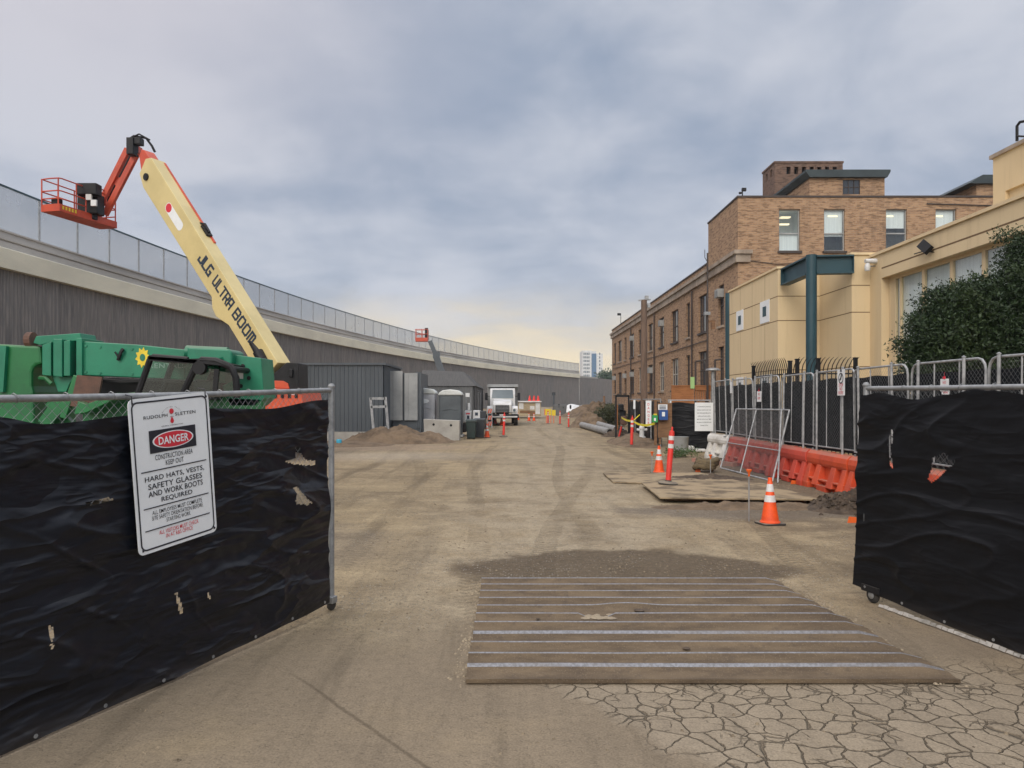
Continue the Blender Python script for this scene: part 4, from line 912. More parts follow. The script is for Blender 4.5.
q = MB(); q.prism([(a*1.0, b) for a, b in rrect(1.25,.34,.15)], bl0+s_*(W_/2+.002)+u_*7.3, u_, tt, s_, .002, 0); q.prism([(.17*math.cos(R(k*30)), .16*math.sin(R(k*30))) for k in range(12)], bl0+s_*(W_/2+.004)+u_*7.74, u_, tt, s_, .002, 1); btext('RENTALS', 7.15, .16, 1.0, 2, q, 0, .01)
q.build('decal', [M['signw'],M['redink'],M['navy']], boom)
q = MB(); q.lathe([(0,0),(.13,0),(.13,.05),(0,.05)], (0,0,0), 14, 0, 'z'); Xm = Matrix((u_, tt, s_)).transposed().to_4x4(); Xm.translation = bl0+s_*(W_/2)+u_*(LB-.85)-tt*.12; q.v = [Xm @ p for p in q.v]; q.build('pin_cap', M['black'], boom)
q = MB(); q.frame(bl0, u_, s_, tt, (5.6,-W_/2+.02,H_/2+.002), (LB-.6,-W_/2+.10,H_*.56+.02)); q.build('hose_track', M['jib'], boom)
q = MB(); q.frame(bl0, u_, s_, tt, (5.9,-.25,H_/2+.02), (6.4,-.05,H_/2+.12)); q.tube([bl0-s_*.15+u_*6.6+tt*(H_/2+.02), bl0-s_*.15+u_*6.4+tt*(H_/2+.18), bl0-s_*.15+u_*6.0+tt*(H_/2+.16)], .04, 6); q.build('hose_guide', M['black'], boom)
# inner mast end, red
q = MB(); q.prism([(LB-.95,-.30),(LB-.30,-.22),(LB+.15,.02),(LB+.25,.28),(LB+.1,.36),(LB-.7,.38)], bl0-s_*.21, u_, tt, s_, .42); q.prism([(LB-1.0,-.5),(LB-.75,-.6),(LB-.5,-.42),(LB-.6,-.28),(LB-1.0,-.3)], bl0-s_*.12, u_, tt, s_, .24); q.build('inner_boom', M['jib'], lift, bevel=.02)
# lift cylinder
q = MB(); q.tube([P(268,371,23.7), P(258,352,23.9)], .17, 12); q.tube([P(262,360,23.85), P(250,338,24.4)], .12, 12); q.tube([P(252,340,24.3), P(226,314,25.1)], .07, 12, 1); q.build('lift_cylinder', [M['black'],flat('chromed_rod', (.5,.52,.55), .25, 1)], lift, smooth=True)
# knuckle, jib
q = MB(); kx = P(133,146,27.8); q.cbox(kx+V(-.02,0,-.05), (.26,.42,.62), 0, None); q.cbox(kx+V(.22,0,.16), (.26,.3,.26)); q.tube([P(128,140,28.4), P(134,136,28.4), P(146,138,28.4), P(152,146,28.4), P(155,152,28.4)], .05, 6); q.tube([P(131,138,28.4), P(139,134,28.3), P(150,140,28.3)], .035, 6); q.build('knuckle', M['black'], lift, bevel=.02)
q = MB()
for (a, b) in (((128,149),(101,203)),((137,153),(105,215))):
    q.bar(P(*a,28.0), P(*b,28.15), .20, .17, 0, (0,1,0)); 
q.tube([P(132,153,28.5), P(105,206,28.3)], .055, 8, 1); q.bar(P(117,180,28.2), P(120,184,28.2), .3, .2, 0, (0,1,0)); q.cbox(P(136,150,28.3), (.3,.4,.25)); q.build('jib_arm', [M['jib'],M['black']], lift, bevel=.01)
# basket
N1 = V(-15.90,26,8.66); av = V(.59,2.7,0).normalized(); bv = V(-av.y,av.x,0); BLn, BWd = 2.76, .78
def bp(a, b, z): return N1+av*a+bv*b+Z_*z
bk = MB(); bk.frame(N1, av, bv, Z_, (0,0,-.12), (BLn,BWd,.14)); basket = bk.build('basket', M['jib'], lift, bevel=.01)
q = MB(); t1, t2 = .60, 1.04
def railloop(z, pts, cl=True): q.tube([bp(a,b,z) for a, b in pts], .024, 6, closed=cl)
lp = [(0.05,0),(1.55,0),(1.62,.05),(1.62,.02)]
railloop(t2, [(.02,.05),(.1,0),(1.2,0)], False); railloop(t2, [(.02,.05),(.0,BWd*.5),(.04,BWd-.05),(.12,BWd),(BLn-.1,BWd),(BLn,BWd-.1),(BLn,.1),(BLn-.1,0),(1.55,0)], False)
railloop(t1, [(.0,.05),(.1,0),(1.2,0)], False); railloop(t1, [(.0,.05),(0,BWd-.05),(.1,BWd),(BLn-.1,BWd),(BLn,BWd-.1),(BLn,.1),(BLn-.1,0),(1.9,0)], False)
railloop(.33, [(.0,.05),(.1,0),(1.2,0)], False); railloop(.33, [(0,.05),(0,BWd-.05),(.1,BWd),(BLn-.1,BWd),(BLn,BWd-.1),(BLn,.1)], False)
for a, b in ((0,.05),(.0,BWd-.04),(.75,0),(.75,BWd),(1.2,0),(1.5,BWd),(1.55,0),(BLn,.08),(BLn,BWd-.06),(2.1,BWd),(2.2,0)): q.tube([bp(a,b,.1), bp(a,b,t2)], .024, 6)
q.tube([bp(1.5,0,t2), bp(1.5,0,t2+.12), bp(2.2,.0,t2+.14), bp(2.4,.0,t2-.02)], .024, 6)
q.build('guard_rail', M['jib'], basket)
q = MB(); q.cbox(P(89,190,27.2), (.75,.4,.42), 0); q.cbox(P(91,205,27.6), (.75,.5,.75)); q.cbox(P(88,216,27.7), (.7,.5,.35)); q.build('control_box', M['black'], basket, bevel=.03); q = MB(); q.cbox(P(57,202,26.3), (.25,.3,.25)); q.build('foot_switch', M['black'], basket, bevel=.03)
for a_ in (P(89,197,27.05), P(94,203,27.05)): q = MB(); q.cbox(a_, (.2,.08,.22)); q.build('control_label', M['white'], basket)
q = MB()
for k in range(5): c = bp(.12+k*.14,-.004,.0); q.frame(c, av, bv, Z_, (0,-.002,-.03), (.08,0,.09))
q.build('hazard_stripe', M['yellow'], basket)
# second boom lift, far
l2 = thing('boom_lift', 'small distant boom lift with dark boom and red basket standing beyond the sheds', 'boom lift', P(447,400,90)*1.0-V(0,0,1.89))
D = 90
q = MB(); q.bar(P(443,376,D), P(436,356,D), .75, .75, 0, (0,1,0)); q.bar(P(437,358,D), P(430,341,D), .5, .5, 0, (0,1,0)); q.cbox(P(436.5,355,D), (.8,.8,.8)); q.build('boom', M['shed'], l2)
q = MB(); c = P(447,400,D); q.box((c.x-2.2,D-1.2,.5), (c.x+1.6,D+1.2,1.2)); q.box((c.x-1,D-1,1.2), (c.x+1.6,D+1,3.0)); q.bar((c.x+.2,D,2.9), P(442,373,D), .9, .9, 0, (0,1,0)); q.build('chassis', M['jib'], l2)
for x in (-1.7,1.1):
    for y in (-1.1,1.1): q = MB(); wheel(q, (c.x+x,D+y,.5), .5, .35, 'y', 14); q.build('wheel', [M['rubber'],M['orange']], l2, smooth=True)
b0 = P(416,340,D); b1 = P(428,341,D)
q = MB(); q.box((b0.x,D-.5,b0.z-.2), (b1.x,D+.5,b0.z+.25)); bk2 = q.build('basket', M['jib'], l2)
q = MB()
for z in (.7,1.25): q.tube([(b0.x,D-.5,b0.z+z),(b1.x,D-.5,b0.z+z),(b1.x,D+.5,b0.z+z),(b0.x,D+.5,b0.z+z)], .035, 5, closed=True)
for x in (b0.x,(b0.x+b1.x)/2,b1.x):
    for y in (D-.5,D+.5): q.tube([(x,y,b0.z),(x,y,b0.z+1.25)], .035, 5)
q.build('guard_rail', M['jib'], bk2)
q = MB(); q.cbox(P(426.5,333,D), (.35,.4,1.2)); q.build('control_box', M['black'], bk2)

# ------------------------------------------------------------ green telehandler
TY_ = 12.0
def T(px, py, dy=0): return P(px, py, TY_+dy)
def pxpoly(mb, pts, y0, y1, mi=0):
    mb.prism([(T(a,b,y0).x, T(a,b,y0).z) for a, b in pts], (0,TY_+y0,0), X_, Z_, Y_, y1-y0, mi)
th = thing('telehandler', 'green telehandler with yellow sunburst emblem on its boom parked behind the left gate', 'telehandler', (-6.8,12.6,0))
q = MB(); pxpoly(q, [(79,341),(137,344.5),(190,350),(225,353),(225,384),(190,380),(79,375)], -.0, .55); q.build('boom', M['green'], th, bevel=.015)
q = MB(); pxpoly(q, [(76,338),(82,338),(82,378),(76,377)], -.05, .60); pxpoly(q, [(42,345),(51,342),(51,376),(42,375)], -.04, .58); pxpoly(q, [(53,339),(62,339),(62,377),(53,376)], -.08, .62); pxpoly(q, [(63.5,341),(70,340),(70,376),(63.5,376)], -.06, .6); pxpoly(q, [(36,336),(80,333),(82,341),(60,341),(40,345),(33,343)], .05, .5); pxpoly(q, [(52,376),(76,376),(70,383),(66,392),(58,392),(55,384)], .05, .5)
q.build('coupler', M['green'], th, bevel=.01)
q = MB(); q.lathe([(0,-.05),(.13,-.05),(.13,.05),(0,.05)], T(31,340,.2), 14, 0, 'x'); q.build('rusty_pin', M['rust'], th)
q = MB(); pxpoly(q, [(187,347),(229,349),(232,352),(232,364),(226,366),(222,359),(214,362),(212,372),(186,370)], -.25, .3); q.build('boom_hood', M['green'], th, bevel=.03)
q = MB(); q.tube([T(187,352,.0), T(228,354,.0)], .11, 14); q.build('boom_hood_tube', M['green'], th, smooth=True)
q = MB(); pxpoly(q, [(228,354),(261,358),(264,398),(255,406),(230,406),(222,386),(234,380)], -.1, .5); 
for a, b in ((243,366),(249,378),(241,386),(252,393)): q.lathe([(0,-.02),(.035,-.02),(.035,0),(0,0)], T(a,b,-.1), 10, 1, 'y')
q.build('rear_bracket', [M['green'],M['black']], th, bevel=.015)
q = MB(); pxpoly(q, [(235,371),(243,372),(243,379),(235,378)], -.115, -.102); q.build('white_label', M['white'], th)
q = MB(); pxpoly(q, [(98,378),(150,379),(226,385),(226,400),(90,400)], .25, .5); q.build('underbody', M['black'], th)
for j in range(3): q = MB(); q.tube([T(86,378+j*.9,-.02+.02*j), T(120,380+j+.5,-.04), T(160,379+j,-.03), T(200,383+j,-.03), T(226,384+j*2,-.05)], .018, 6); q.build('hose', M['black'], th, smooth=True)
q = MB()
for a, b in ((86,346),(86,372),(100,347),(100,373),(132,349),(132,374),(212,356),(212,380)): q.lathe([(0,-.012),(.022,-.012),(.022,0),(0,0)], T(a,b,-.001), 8, 0, 'y')
pxpoly(q, [(83.5,342),(84.6,342),(84.6,375),(83.5,375)], -.012, -.001); pxpoly(q, [(183,350),(184,350),(184,379),(183,379)], -.012, -.001); q.build('boom_bolts', M['green'], th)
# emblem
q = MB(); c = T(142.6,357.5,-.004); pts = []
for k in range(20): a = R(18*k+9); r_ = .115 if k % 2 else .165; pts.append((r_*math.cos(a)*.9, r_*math.sin(a)*1.05))
q.prism([(a*.82,b) for a, b in pts], c, X_, Z_, -Y_, .002); q.prism([(.045*math.cos(R(20*k)), .06*math.sin(R(20*k))) for k in range(18)], c-V(0,.0025,0), X_, Z_, -Y_, .002, 1); q.build('emblem', [M['yellow'],M['green']], th)
q = MB(); q.text('RENTALS', T(167,366,-.005), X_, Z_, .11, 1.25, 0, .01, 1.1); q.build('lettering', mk('faded_white_lettering', (.35,.5,.42)), th)
q = MB(); q.tube([T(118,360,-.03), T(121,352,-.06), T(123,349,-.03)], .028, 6); q.tube([T(119,358,-.05), T(115,352,-.03)], .015, 5); q.build('hose', M['black'], th, smooth=True)
# cab
q = MB()
C_ = lambda a, b=0: P(a,b,TY_-.75)
for dy in (0,.75):
    for pts, r in (([(137,397),(150,360),(153,357),(188,360)],.05),([(182,396),(197,364),(202,360),(216,361),(231,367),(236,378),(237,398)],.055)):
        q.tube([C_(a,b)+V(0,dy,0) for a, b in pts], r, 8)
    q.bar(C_(150,358.5)+V(0,dy,0), C_(198,362)+V(0,dy,0), .1, .06); q.bar(C_(217,369)+V(0,dy,0), C_(215,396)+V(0,dy,0), .05, .07)
for a, b in ((150,358),(197,362),(232,369)): q.tube([C_(a,b), C_(a,b)+V(0,.75,0)], .045, 8)
q.prism([(C_(150).x,C_(0,356.5).z),(C_(190).x,C_(0,359).z),(C_(204).x,C_(0,358.5).z),(C_(228).x,C_(0,364).z),(C_(228).x,C_(0,366).z),(C_(150).x,C_(0,359.5).z)], (0,TY_-.8,0), X_, Z_, Y_, .85)
q.lathe([(0,-.05),(.10,-.05),(.10,.05),(0,.05)], T(200,368,-.78), 12, 0, 'y')
cab = q.build('cab_frame', M['black'], th, smooth=True)
q = MB(); q.prism([(C_(140).x,C_(0,394).z),(C_(183).x,C_(0,394).z),(C_(196).x,C_(0,364).z),(C_(152).x,C_(0,361).z)], (0,TY_-.76,0), X_, Z_, Y_, .01); q.prism([(C_(186).x,C_(0,394).z),(C_(234).x,C_(0,394).z),(C_(232).x,C_(0,374).z),(C_(200).x,C_(0,366).z)], (0,TY_-.76,0), X_, Z_, Y_, .01); q.build('cab_glass', M['clear'], cab)
q = MB(); q.prism([(T(205,0).x,T(0,400).z),(T(226,0).x,T(0,400).z),(T(224,0).x,T(0,381).z),(T(209,0).x,T(0,380).z)], (0,TY_-.55,0), X_, Z_, Y_, .4); q.box((T(190,0).x,TY_-.6,1.5), (T(212,0).x,TY_-.1,1.75)); q.build('seat', M['bin2'], cab, bevel=.03)
# body, wheels
q = MB(); q.prism([(-8.4,.75),(-4.2,.75),(-4.1,1.2),(-4.25,1.65),(-5.0,1.75),(-5.2,1.55),(-6.3,1.5),(-8.4,1.35)], (0,11.9,0), X_, Z_, Y_, 1.6)
pxpoly(q, [(82,398),(135,392),(262,398),(262,430),(82,430)], -.1, .1); q.build('body', M['green2'], th, bevel=.03)
q = MB(); q.prism([(T(a,b).x, T(a,b).z) for a, b in ((96,401),(104,404),(134,393),(134,398),(104,412),(92,414))], (0,TY_-.5,0), X_, Z_, Y_, .45); q.build('mudguard', M['green2'], th, bevel=.01)
for i, (x, y) in enumerate(((-7.9,11.5),(-5.0,11.5),(-7.9,13.7),(-5.0,13.7))): q = MB(); wheel(q, (x,y,.62), .62, .42, 'y'); q.build('wheel', [M['rubber'],M['green2']], th, smooth=True)
# carriage and rusty plate at the front
q = MB(); pxpoly(q, [(77,375),(102,377),(96,409),(70,406)], -.35, -.31); q.build('carriage_plate', M['rust'], th)
q = MB(); q.bar(T(78,376,-.28), T(64,418,-.28), .1, .1); q.bar(T(64,400,-.1), T(46,425,-.1), .16, .22); q.bar(T(50,402,.1), T(70,425,.1), .12, .14); q.tube([T(52,384,.0), T(46,378,.0), T(40,378,.1)], .04, 6); q.build('fork_carriage', M['green2'], th, bevel=.01)
# green machine body at the far left
gm = thing('green_machine_body', 'leaf green engine housing with arched cutout at the far left behind the gate', 'machine body', (-8.6,12.3,0))
arch = [(40,346)]+[(42,364)]+[(36,365),(33,368),(31.5,373)]+[(31.5,386),(33,392),(34,430),(-75,430),(-75,340),(0,344)]
q = MB(); pxpoly(q, arch, .1, 1.3); q.build('housing', M['green2'], gm, bevel=.04)
q = MB(); pxpoly(q, [(-2,346),(6,346),(3,392),(-2,392)], .03, .12); q.build('door_frame', M['green'], gm)
q = MB(); pxpoly(q, [(-60,350),(0,350),(-1,378),(-60,378)], .04, .09); q.build('window', M['glassdark'], gm)
q = MB(); q.box((-11.5,12.0,.0), (-8.3,13.4,1.3)); q.build('skid', M['black'], gm, bevel=.02)

# ------------------------------------------------------------ right fence on barriers
FX = 6.65
def panelobj():
    t_ = thing('fence_panel', '', 'fence panel', (0,0,0), 0, 'temporary fence panels standing on the barriers'); z0, z1, W = .0, 1.60, 1.94
    q = MB(); r = .17; pts = [(0,0,z0),(0,0,z1-r)]+[(r-r*math.cos(a),0,z1-r+r*math.sin(a)) for a in (R(30),R(60),R(90))]+[(W-r+r*math.sin(a),0,z1-r+r*math.cos(a)) for a in (R(0),R(30),R(60),R(90))]+[(W,0,z0)]
    q.tube(pts, .019, 8, closed=True); 
    for x in (W*.34,W*.68): q.tube([(x,0,z0),(x,0,z1)], .012, 8)
    q.build('frame', M['galvdull'], t_, world=False, smooth=True)
    for x in (.27,1.5):
        q = MB(); q.tube([(x,-.045,-.14),(x,-.045,z1+.03)], .024, 8); q.lathe([(.03,0),(.032,.012),(0,.03)], (x,-.045,z1+.03), 8); q.box((x-.1,-.12,-.145), (x+.1,.02,-.125)); q.build('post', M['galvdull'], t_, world=False, smooth=True)
    q = MB(); chain(q, W, lambda x: .0, lambda x: z1-.01, .085, .0015); q.build('chain_link', M['wire'], t_, world=False)
    q = MB(); n = 24
    for i in range(n+1):
        x = W*i/n; 
        for z in (-.07, .8, z1-.16-.012*math.sin(i*.5)): q.v.append(V(x, .03+.02*noise.noise(V(x*4,z,1)), z))
    for i in range(n):
        for k in (0,1): q.f.append((i*3+k,i*3+3+k,i*3+4+k,i*3+1+k)); q.m.append(0)
    q.build('privacy_screen', M['tarp'], t_, world=False, smooth=True)
    return t_
pf = panelobj(); rn = random.Random(6)
fence_lab = ['fence panel with black screen nearest the right gate, mostly hidden by it','fence panel with black screen before the evergreen shrub, above the right gate rail','fence panel carrying the small white sign on a red clip, left of the shrub','fence panel with black screen just left of the right gate post','fence panel with the tall narrow symbol sign beside the teal column','fence panel with black screen before the iron fence, behind the leaning mesh frame','fence panel with a pink tag sign behind the leaning mesh frame','fence panel with a narrow white strip sign, second from the far end','last fence panel at the far end beside the big white notice']
PY = [6.36+2*k for k in range(9)]
for k, y in enumerate(PY):
    rz = -math.pi/2+rn.uniform(-.012,.012); loc = (FX+rn.uniform(-.015,.015), y+1.97, .88+rn.uniform(-.01,.01)); 
    if k == 0: o = pf; o.location = loc; o.rotation_euler = (0,0,rz)
    else: o = copy_tree(pf, None, loc, rz)
    o.rotation_euler = (rn.uniform(-.02,.02), rn.uniform(-.012,.012), rz)
    o['label'] = fence_lab[k]
def barrier(name, mats, label, group):
    t_ = thing(name, label, 'traffic barrier', (0,0,0), 0, group); L_ = 1.96
    q = MB(); prof = [(-.25,0),(.25,0),(.25,.08),(.19,.14),(.10,.50),(.13,.56),(.15,.64),(.13,.74),(.07,.80),(-.07,.80),(-.13,.74),(-.15,.64),(-.13,.56),(-.10,.50)]
    q.prism([(y, z) for y, z in ((-.14,.0),(.25,0),(.19,.14),(.10,.50),(.10,.5),(-.06,.5),(-.08,.3))], (0,0,0), Y_, Z_, X_, L_)
    q.prism([(-.135,.50),(-.165,.56),(-.175,.64),(-.155,.74),(-.09,.80),(.09,.80),(.155,.74),(.175,.64),(.165,.56),(.135,.50)], (-.0,0,0), Y_, Z_, X_, L_)
    q.box((0,-.27,.0), (.28,-.14,.12)); q.box((L_-.28,-.27,0), (L_,-.14,.12)); q.box((.75,-.27,0), (1.2,-.14,.12))
    for a, w_ in ((.0,.24),(.46,.30),(1.18,.30),(1.70,.26)):
        X = Matrix.Translation(V(a,0,0)); vs = [(0,-.27,.1),(w_,-.27,.1),(w_*.85,-.15,.52),(w_*.15,-.15,.52),(0,-.1,.1),(w_,-.1,.1),(w_*.85,-.02,.52),(w_*.15,-.02,.52)]
        q.add([X @ V(*p) for p in vs], [(0,1,2,3),(5,4,7,6),(0,4,5,1),(1,5,6,2),(3,2,6,7),(0,3,7,4)])
    q.box((0,-.235,.20), (L_,-.13,.235)); q.lathe([(.05,0),(.05,.015),(0,.02)], (L_*.5,0,.8), 10)
    q.build('shell', mats[0], t_, world=False, bevel=.015)
    q = MB(); q.tube([(L_-.0,0,.06),(L_-.0,0,.84)], .02, 8); q.build('hinge_pin', M['galvdull'], t_, world=False)
    return t_
bp0 = barrier('water_filled_barrier', [M['barrier']], '', 'orange water-filled barriers in a row'); 
blab = ['orange water-filled barrier nearest the camera, hidden behind the right gate','orange water-filled barrier seen only through tears in the right gate screen','orange water-filled barrier behind the screened gate edge','orange water-filled barrier just left of the right gate with dark soil at its foot','orange water-filled barrier behind the near traffic cone with an orange flag']
def bloc(y): return (FX+rn.uniform(-.02,.02), y, 0)
BYs = [14.3-2*k for k in range(4)]
ylist = [6.3,8.3,10.3,12.3,14.3]
for k, y in enumerate(ylist):
    o = bp0 if k == 0 else copy_tree(bp0); o.location = bloc(y+1.98); o.rotation_euler = (0,0,-math.pi/2+rn.uniform(-.02,.02)); o['label'] = blab[k]
bp1 = barrier('water_filled_barrier', [M['barrierold']], '', 'orange water-filled barriers in a row')
blab2 = ['faded red barrier at the foot of the leaning mesh frame, nearest one','faded red barrier behind the middle of the leaning mesh frame','faded red barrier next to the white barrier']
for k, y in enumerate((16.3,18.3,20.3)):
    o = bp1 if k == 0 else copy_tree(bp1); o.location = bloc(y+1.98); o.rotation_euler = (0,0,-math.pi/2+rn.uniform(-.02,.02)); o['label'] = blab2[k]
bw = barrier('water_filled_barrier', [M['barrierw']], 'dirty white water-filled barrier at the far end of the orange row', None); bw.location = (6.55,24.2,0); bw.rotation_euler = (0,0,-math.pi/2+.12)
# signs on the fence
def hung(name, label, c, w_, h_, nrm_x=True, lines=(), base='signw', clip=None, group=None, size=.05, tcol='redink', extra=None):
    c = Vector(c); t_ = thing(name, label, 'sign', c, 0, group); xa, n_ = (-Y_, -X_) if nrm_x else (X_, -Y_)
    q = MB(); q.prism(rrect(w_, h_, .012, 3), c-n_*.003, xa, Z_, n_, .003); q.build('sign_panel', M[base], t_)
    for (s, y, sz_, sx) in lines: q = MB(); q.text(s, c+Z_*y+n_*.003, xa, Z_, sz_, sx, 0, .01); q.build('lettering', M[tcol], t_)
    if extra: extra(t_, c, xa, n_)
    if clip: q = MB(); q.cbox(c+Z_*(h_/2+.015)+n_*.005, (.02,.04,.04) if nrm_x else (.04,.02,.04)); q.tube([c+Z_*(h_/2+.03), c+Z_*(h_/2+.10)], .002, 4); q.build('clip', M[clip], t_)
    return t_
FN = FX-.065
def symb(t_, c, xa, n_):
    q = MB(); ring_ = [(.11*math.cos(R(15*k)), .085+.11*math.sin(R(15*k))) for k in range(24)]; r2 = [(.085*math.cos(R(15*k)), .085+.085*math.sin(R(15*k))) for k in range(24)]
    q.add([c+xa*a+Z_*b+n_*.004 for a, b in ring_+r2], [(i, (i+1) % 24, 24+(i+1) % 24, 24+i) for i in range(24)]); q.prism([(-.05,.03),(.01,.06),(.06,.17),(.02,.18),(-.02,.10),(-.07,.06)], c+n_*.002, xa, Z_, n_, .002)
    q.prism([(-.02,.27),(.02,.27),(.05,.215),(-.05,.215)], c+n_*.002, xa, Z_, n_, .002); q.build('symbol', M['ink'], t_)
Yp = lambda px: FN*F/(px-512)
hung('warning_sign', 'tall narrow white and red prohibition symbol sign on the fence beside the teal column', (FN,Yp(841),P(0,382.5,Yp(841)).z), .34, .52, True, [('STOP',-.055,.09,.9),('NO',-.13,.085,.9),('ENTRY',-.21,.09,.8)], extra=symb)
hung('tag_sign', 'small white sign on a red clip high on the fence above the right gate rail', (FN,Yp(944.5),P(0,385,Yp(944.5)).z), .22, .19, True, [('NO',.035,.055,1),('PARKING',-.03,.04,.75)], clip='redink')
hung('tag_sign', 'small white sign seen through the chain link just under the right gate rail', (FN,Yp(945.5),P(0,392.5,Yp(945.5)).z), .20, .06, True, [('PARKING',0,.04,.75)])
hung('tag_sign', 'small pink and white sign on the fence behind the leaning mesh frame', (FN,Yp(759),P(0,396.5,Yp(759)).z), .36, .28, True, [('NO',.06,.09,1),('ENTRY',-.05,.09,.75)], clip='redink')
hung('strip_sign', 'narrow blank white strip sign on the second fence panel from the far end', (FN,Yp(731.5),P(0,387.5,Yp(731.5)).z), .30, .34, True)
# ------------------------------------------------------------ leaning mesh frame
t_ = thing('leaning_mesh_frame', 'bare chain-link fence frame leaning back against the faded red barriers', 'fence frame', (6.05,19,0))
BLp, BRp = V(5.75,20.4,.02), V(6.0,17.05,.02); TLp, TRp = P(736.5,409,21.0), P(789.5,410,17.6)
q = MB(); q.tube([BLp, TLp], .022, 8); q.tube([BRp, TRp], .022, 8); q.tube([TLp, TRp], .022, 8); q.tube([BLp.lerp(BRp,.02), BRp], .02, 8); q.tube([BLp.lerp(BRp,.42), TLp.lerp(TRp,.42)], .017, 8)
q.tube([BRp+V(.0,-.35,.0), TRp+V(-.1,.25,.0)], .02, 8); q.tube([BLp.lerp(TLp,.42), BRp.lerp(TRp,.42)], .014, 8); q.build('frame', M['galvdull'], t_, smooth=True)
q = MB(); ex = (BRp-BLp); L1 = ex.length; ex.normalize(); ey = (TLp-BLp); L2 = ey.length; ey.normalize()
k = -L2
while k < L1:
    for sg in (1,-1):
        a0, a1 = 0, L2; k0 = k if sg == 1 else k+L2
        lo_, hi_ = (max(0,-k0), min(L2,L1-k0)) if sg == 1 else (max(0,k0-L1), min(L2,k0))
        if hi_-lo_ > .05: q.tube([BLp+ex*(k0+sg*lo_)+ey*lo_, BLp+ex*(k0+sg*hi_)+ey*hi_], .0032, 3, cap=False)
    k += .075
q.build('chain_link', M['wire'], t_)

# ------------------------------------------------------------ steel road plate of lapped ridged bars
pl = thing('ridged_road_plate', 'large dusty steel shaker plate of parallel ridged bars lying across the entrance', 'road plate', (1.2,6,0))
rn = random.Random(12); XL = -.31; rows_ = 11; y0 = 4.91; pitch = .25
q = MB(); q.box((XL+.01,y0+.01,.004), (2.68,y0+pitch*rows_-.02,.012), 0)
def prow(i):
    ya = y0+i*pitch; xr = 2.985-.0215*i+rn.uniform(-.035,.03); xl = XL+rn.uniform(-.006,.006)
    # cross-section: front lip, dusty slope, rising rounded worn ridge, drop
    pr = [(0,.012),(0,.017 if i else .028),(.05,.020),(.13,.034),(.165,.050),(.176,.063),(.186,.068),(.196,.066),(.203,.050),(.208,.014),(.25,.012)]
    n = len(pr); segs = 40
    for j in range(segs+1):
        t0 = j/segs; x = xl+(xr-xl)*t0; bnd = .004*math.sin(t0*9+i*1.7)+.003*noise.noise(V(x*2,i,0))
        droop = max(0, (x-(xr-.16))/.16)
        for k, (yy, zz) in enumerate(pr):
            z = zz*(1-.55*droop*(1 if k > 3 else .2)) + (.010 if i == 0 and k > 0 else 0)
            dx_ = 0
            if i == 6 and abs(x-1.02) < .28 and k > 3: yb = .03*math.cos((x-1.02)/.28*math.pi/2); yy = yy+yb*.8; z = z+.012*math.cos((x-1.02)/.28*math.pi/2)
            if i == 7-2 and .60 < x < .86 and k > 3: z = .03
            if i == 5 and .62 < x < .85 and k > 3: z = .030+.003*noise.noise(V(x*30,yy*30,0))
            q.v.append(V(x-droop*.03*(k/10), ya+yy+bnd, z))
    o = len(q.v)-(segs+1)*n
    for j in range(segs):
        for k in range(n-1):
            q.f.append((o+j*n+k, o+(j+1)*n+k, o+(j+1)*n+k+1, o+j*n+k+1)); q.m.append(1 if 5 <= k <= 7 or (k == 4 and i in (0,3)) else 0)
    q.f.append(tuple(o+k for k in range(n))[::-1]); q.m.append(0); q.f.append(tuple(o+segs*n+k for k in range(n))); q.m.append(0)
for i in range(rows_): prow(i)
def platemat(nm, worn):
    t = NT(nm); v = t.obj(); n = t.noise(t.mapv(v, (.8,3,3)), 2.2, 7, .65); n2 = t.noise(v, 45, 4, .65)
    if worn:
        col = t.mix(t.smooth(n2, .35, .65), (.27,.275,.30), (.17,.17,.18)); col = t.mix(t.math('MULTIPLY', t.smooth(n, .45, .7), .5), col, (.15,.12,.09))
        return t.fin(col, .5, .2, t.bump(n2, .002))
    col = t.mix(t.smooth(n, .3, .7), (.085,.060,.038), (.165,.12,.074)); col = t.mix(t.math('MULTIPLY', t.smooth(t.noise(v, 9, 6, .7), .52, .68), .6), col, (.075,.055,.04))
    sp_ = t.voro(v, 60, 'F1'); col = t.mix(t.math('MULTIPLY', t.smooth(sp_, .3, .15), .35), col, (.28,.225,.155))
    return t.fin(col, .9, 0, t.bump(n2, .006))
q.build('ridged_bars', [platemat('caked_dusty_steel', 0), platemat('worn_blue_grey_steel', 1)], pl, smooth=True, angle=50)
q = MB()
for x, y, r in ((.22,y0+5.25*pitch+.03,.018),(.75+.37,y0+6.3*pitch+.03,.045),(1.3,y0+2.3*pitch+.03,.030),(.52,y0+8.3*pitch,.012)): q.lathe([(r,0),(r*.8,.003),(0,.003)], (x,y,.041), 14)
q.build('bolt_hole', M['dirtdark'], pl)
q = MB(); [q.lathe([(.02+.03*rn.random(),0),(.012,.006),(0,.008)], (.62+.24*rn.random(), y0+5*pitch+.13+.1*rn.random(), .036), 7) for k in range(26)]; q.build('dirt_fill', M['sand'], pl)

q = MB()
for k in range(900):
    if rn.random() < .5: x, y = rn.choice((XL-.02, 2.9-.08*rn.random()))+rn.gauss(0,.05), rn.uniform(y0-.05,y0+2.85)
    else: x, y = rn.uniform(XL,2.9), y0+pitch*(rn.randint(0,10)+1)-.02+rn.gauss(0,.02)
    s = rn.uniform(.005,.016); z = .016 if XL < x < 2.85 else 0; q.lathe([(s,0),(s*.7,s*.5),(0,s*.7)], (x,y,z), 5)
tag(q.build('plate_grit', M['sand'], pl), kind='stuff')
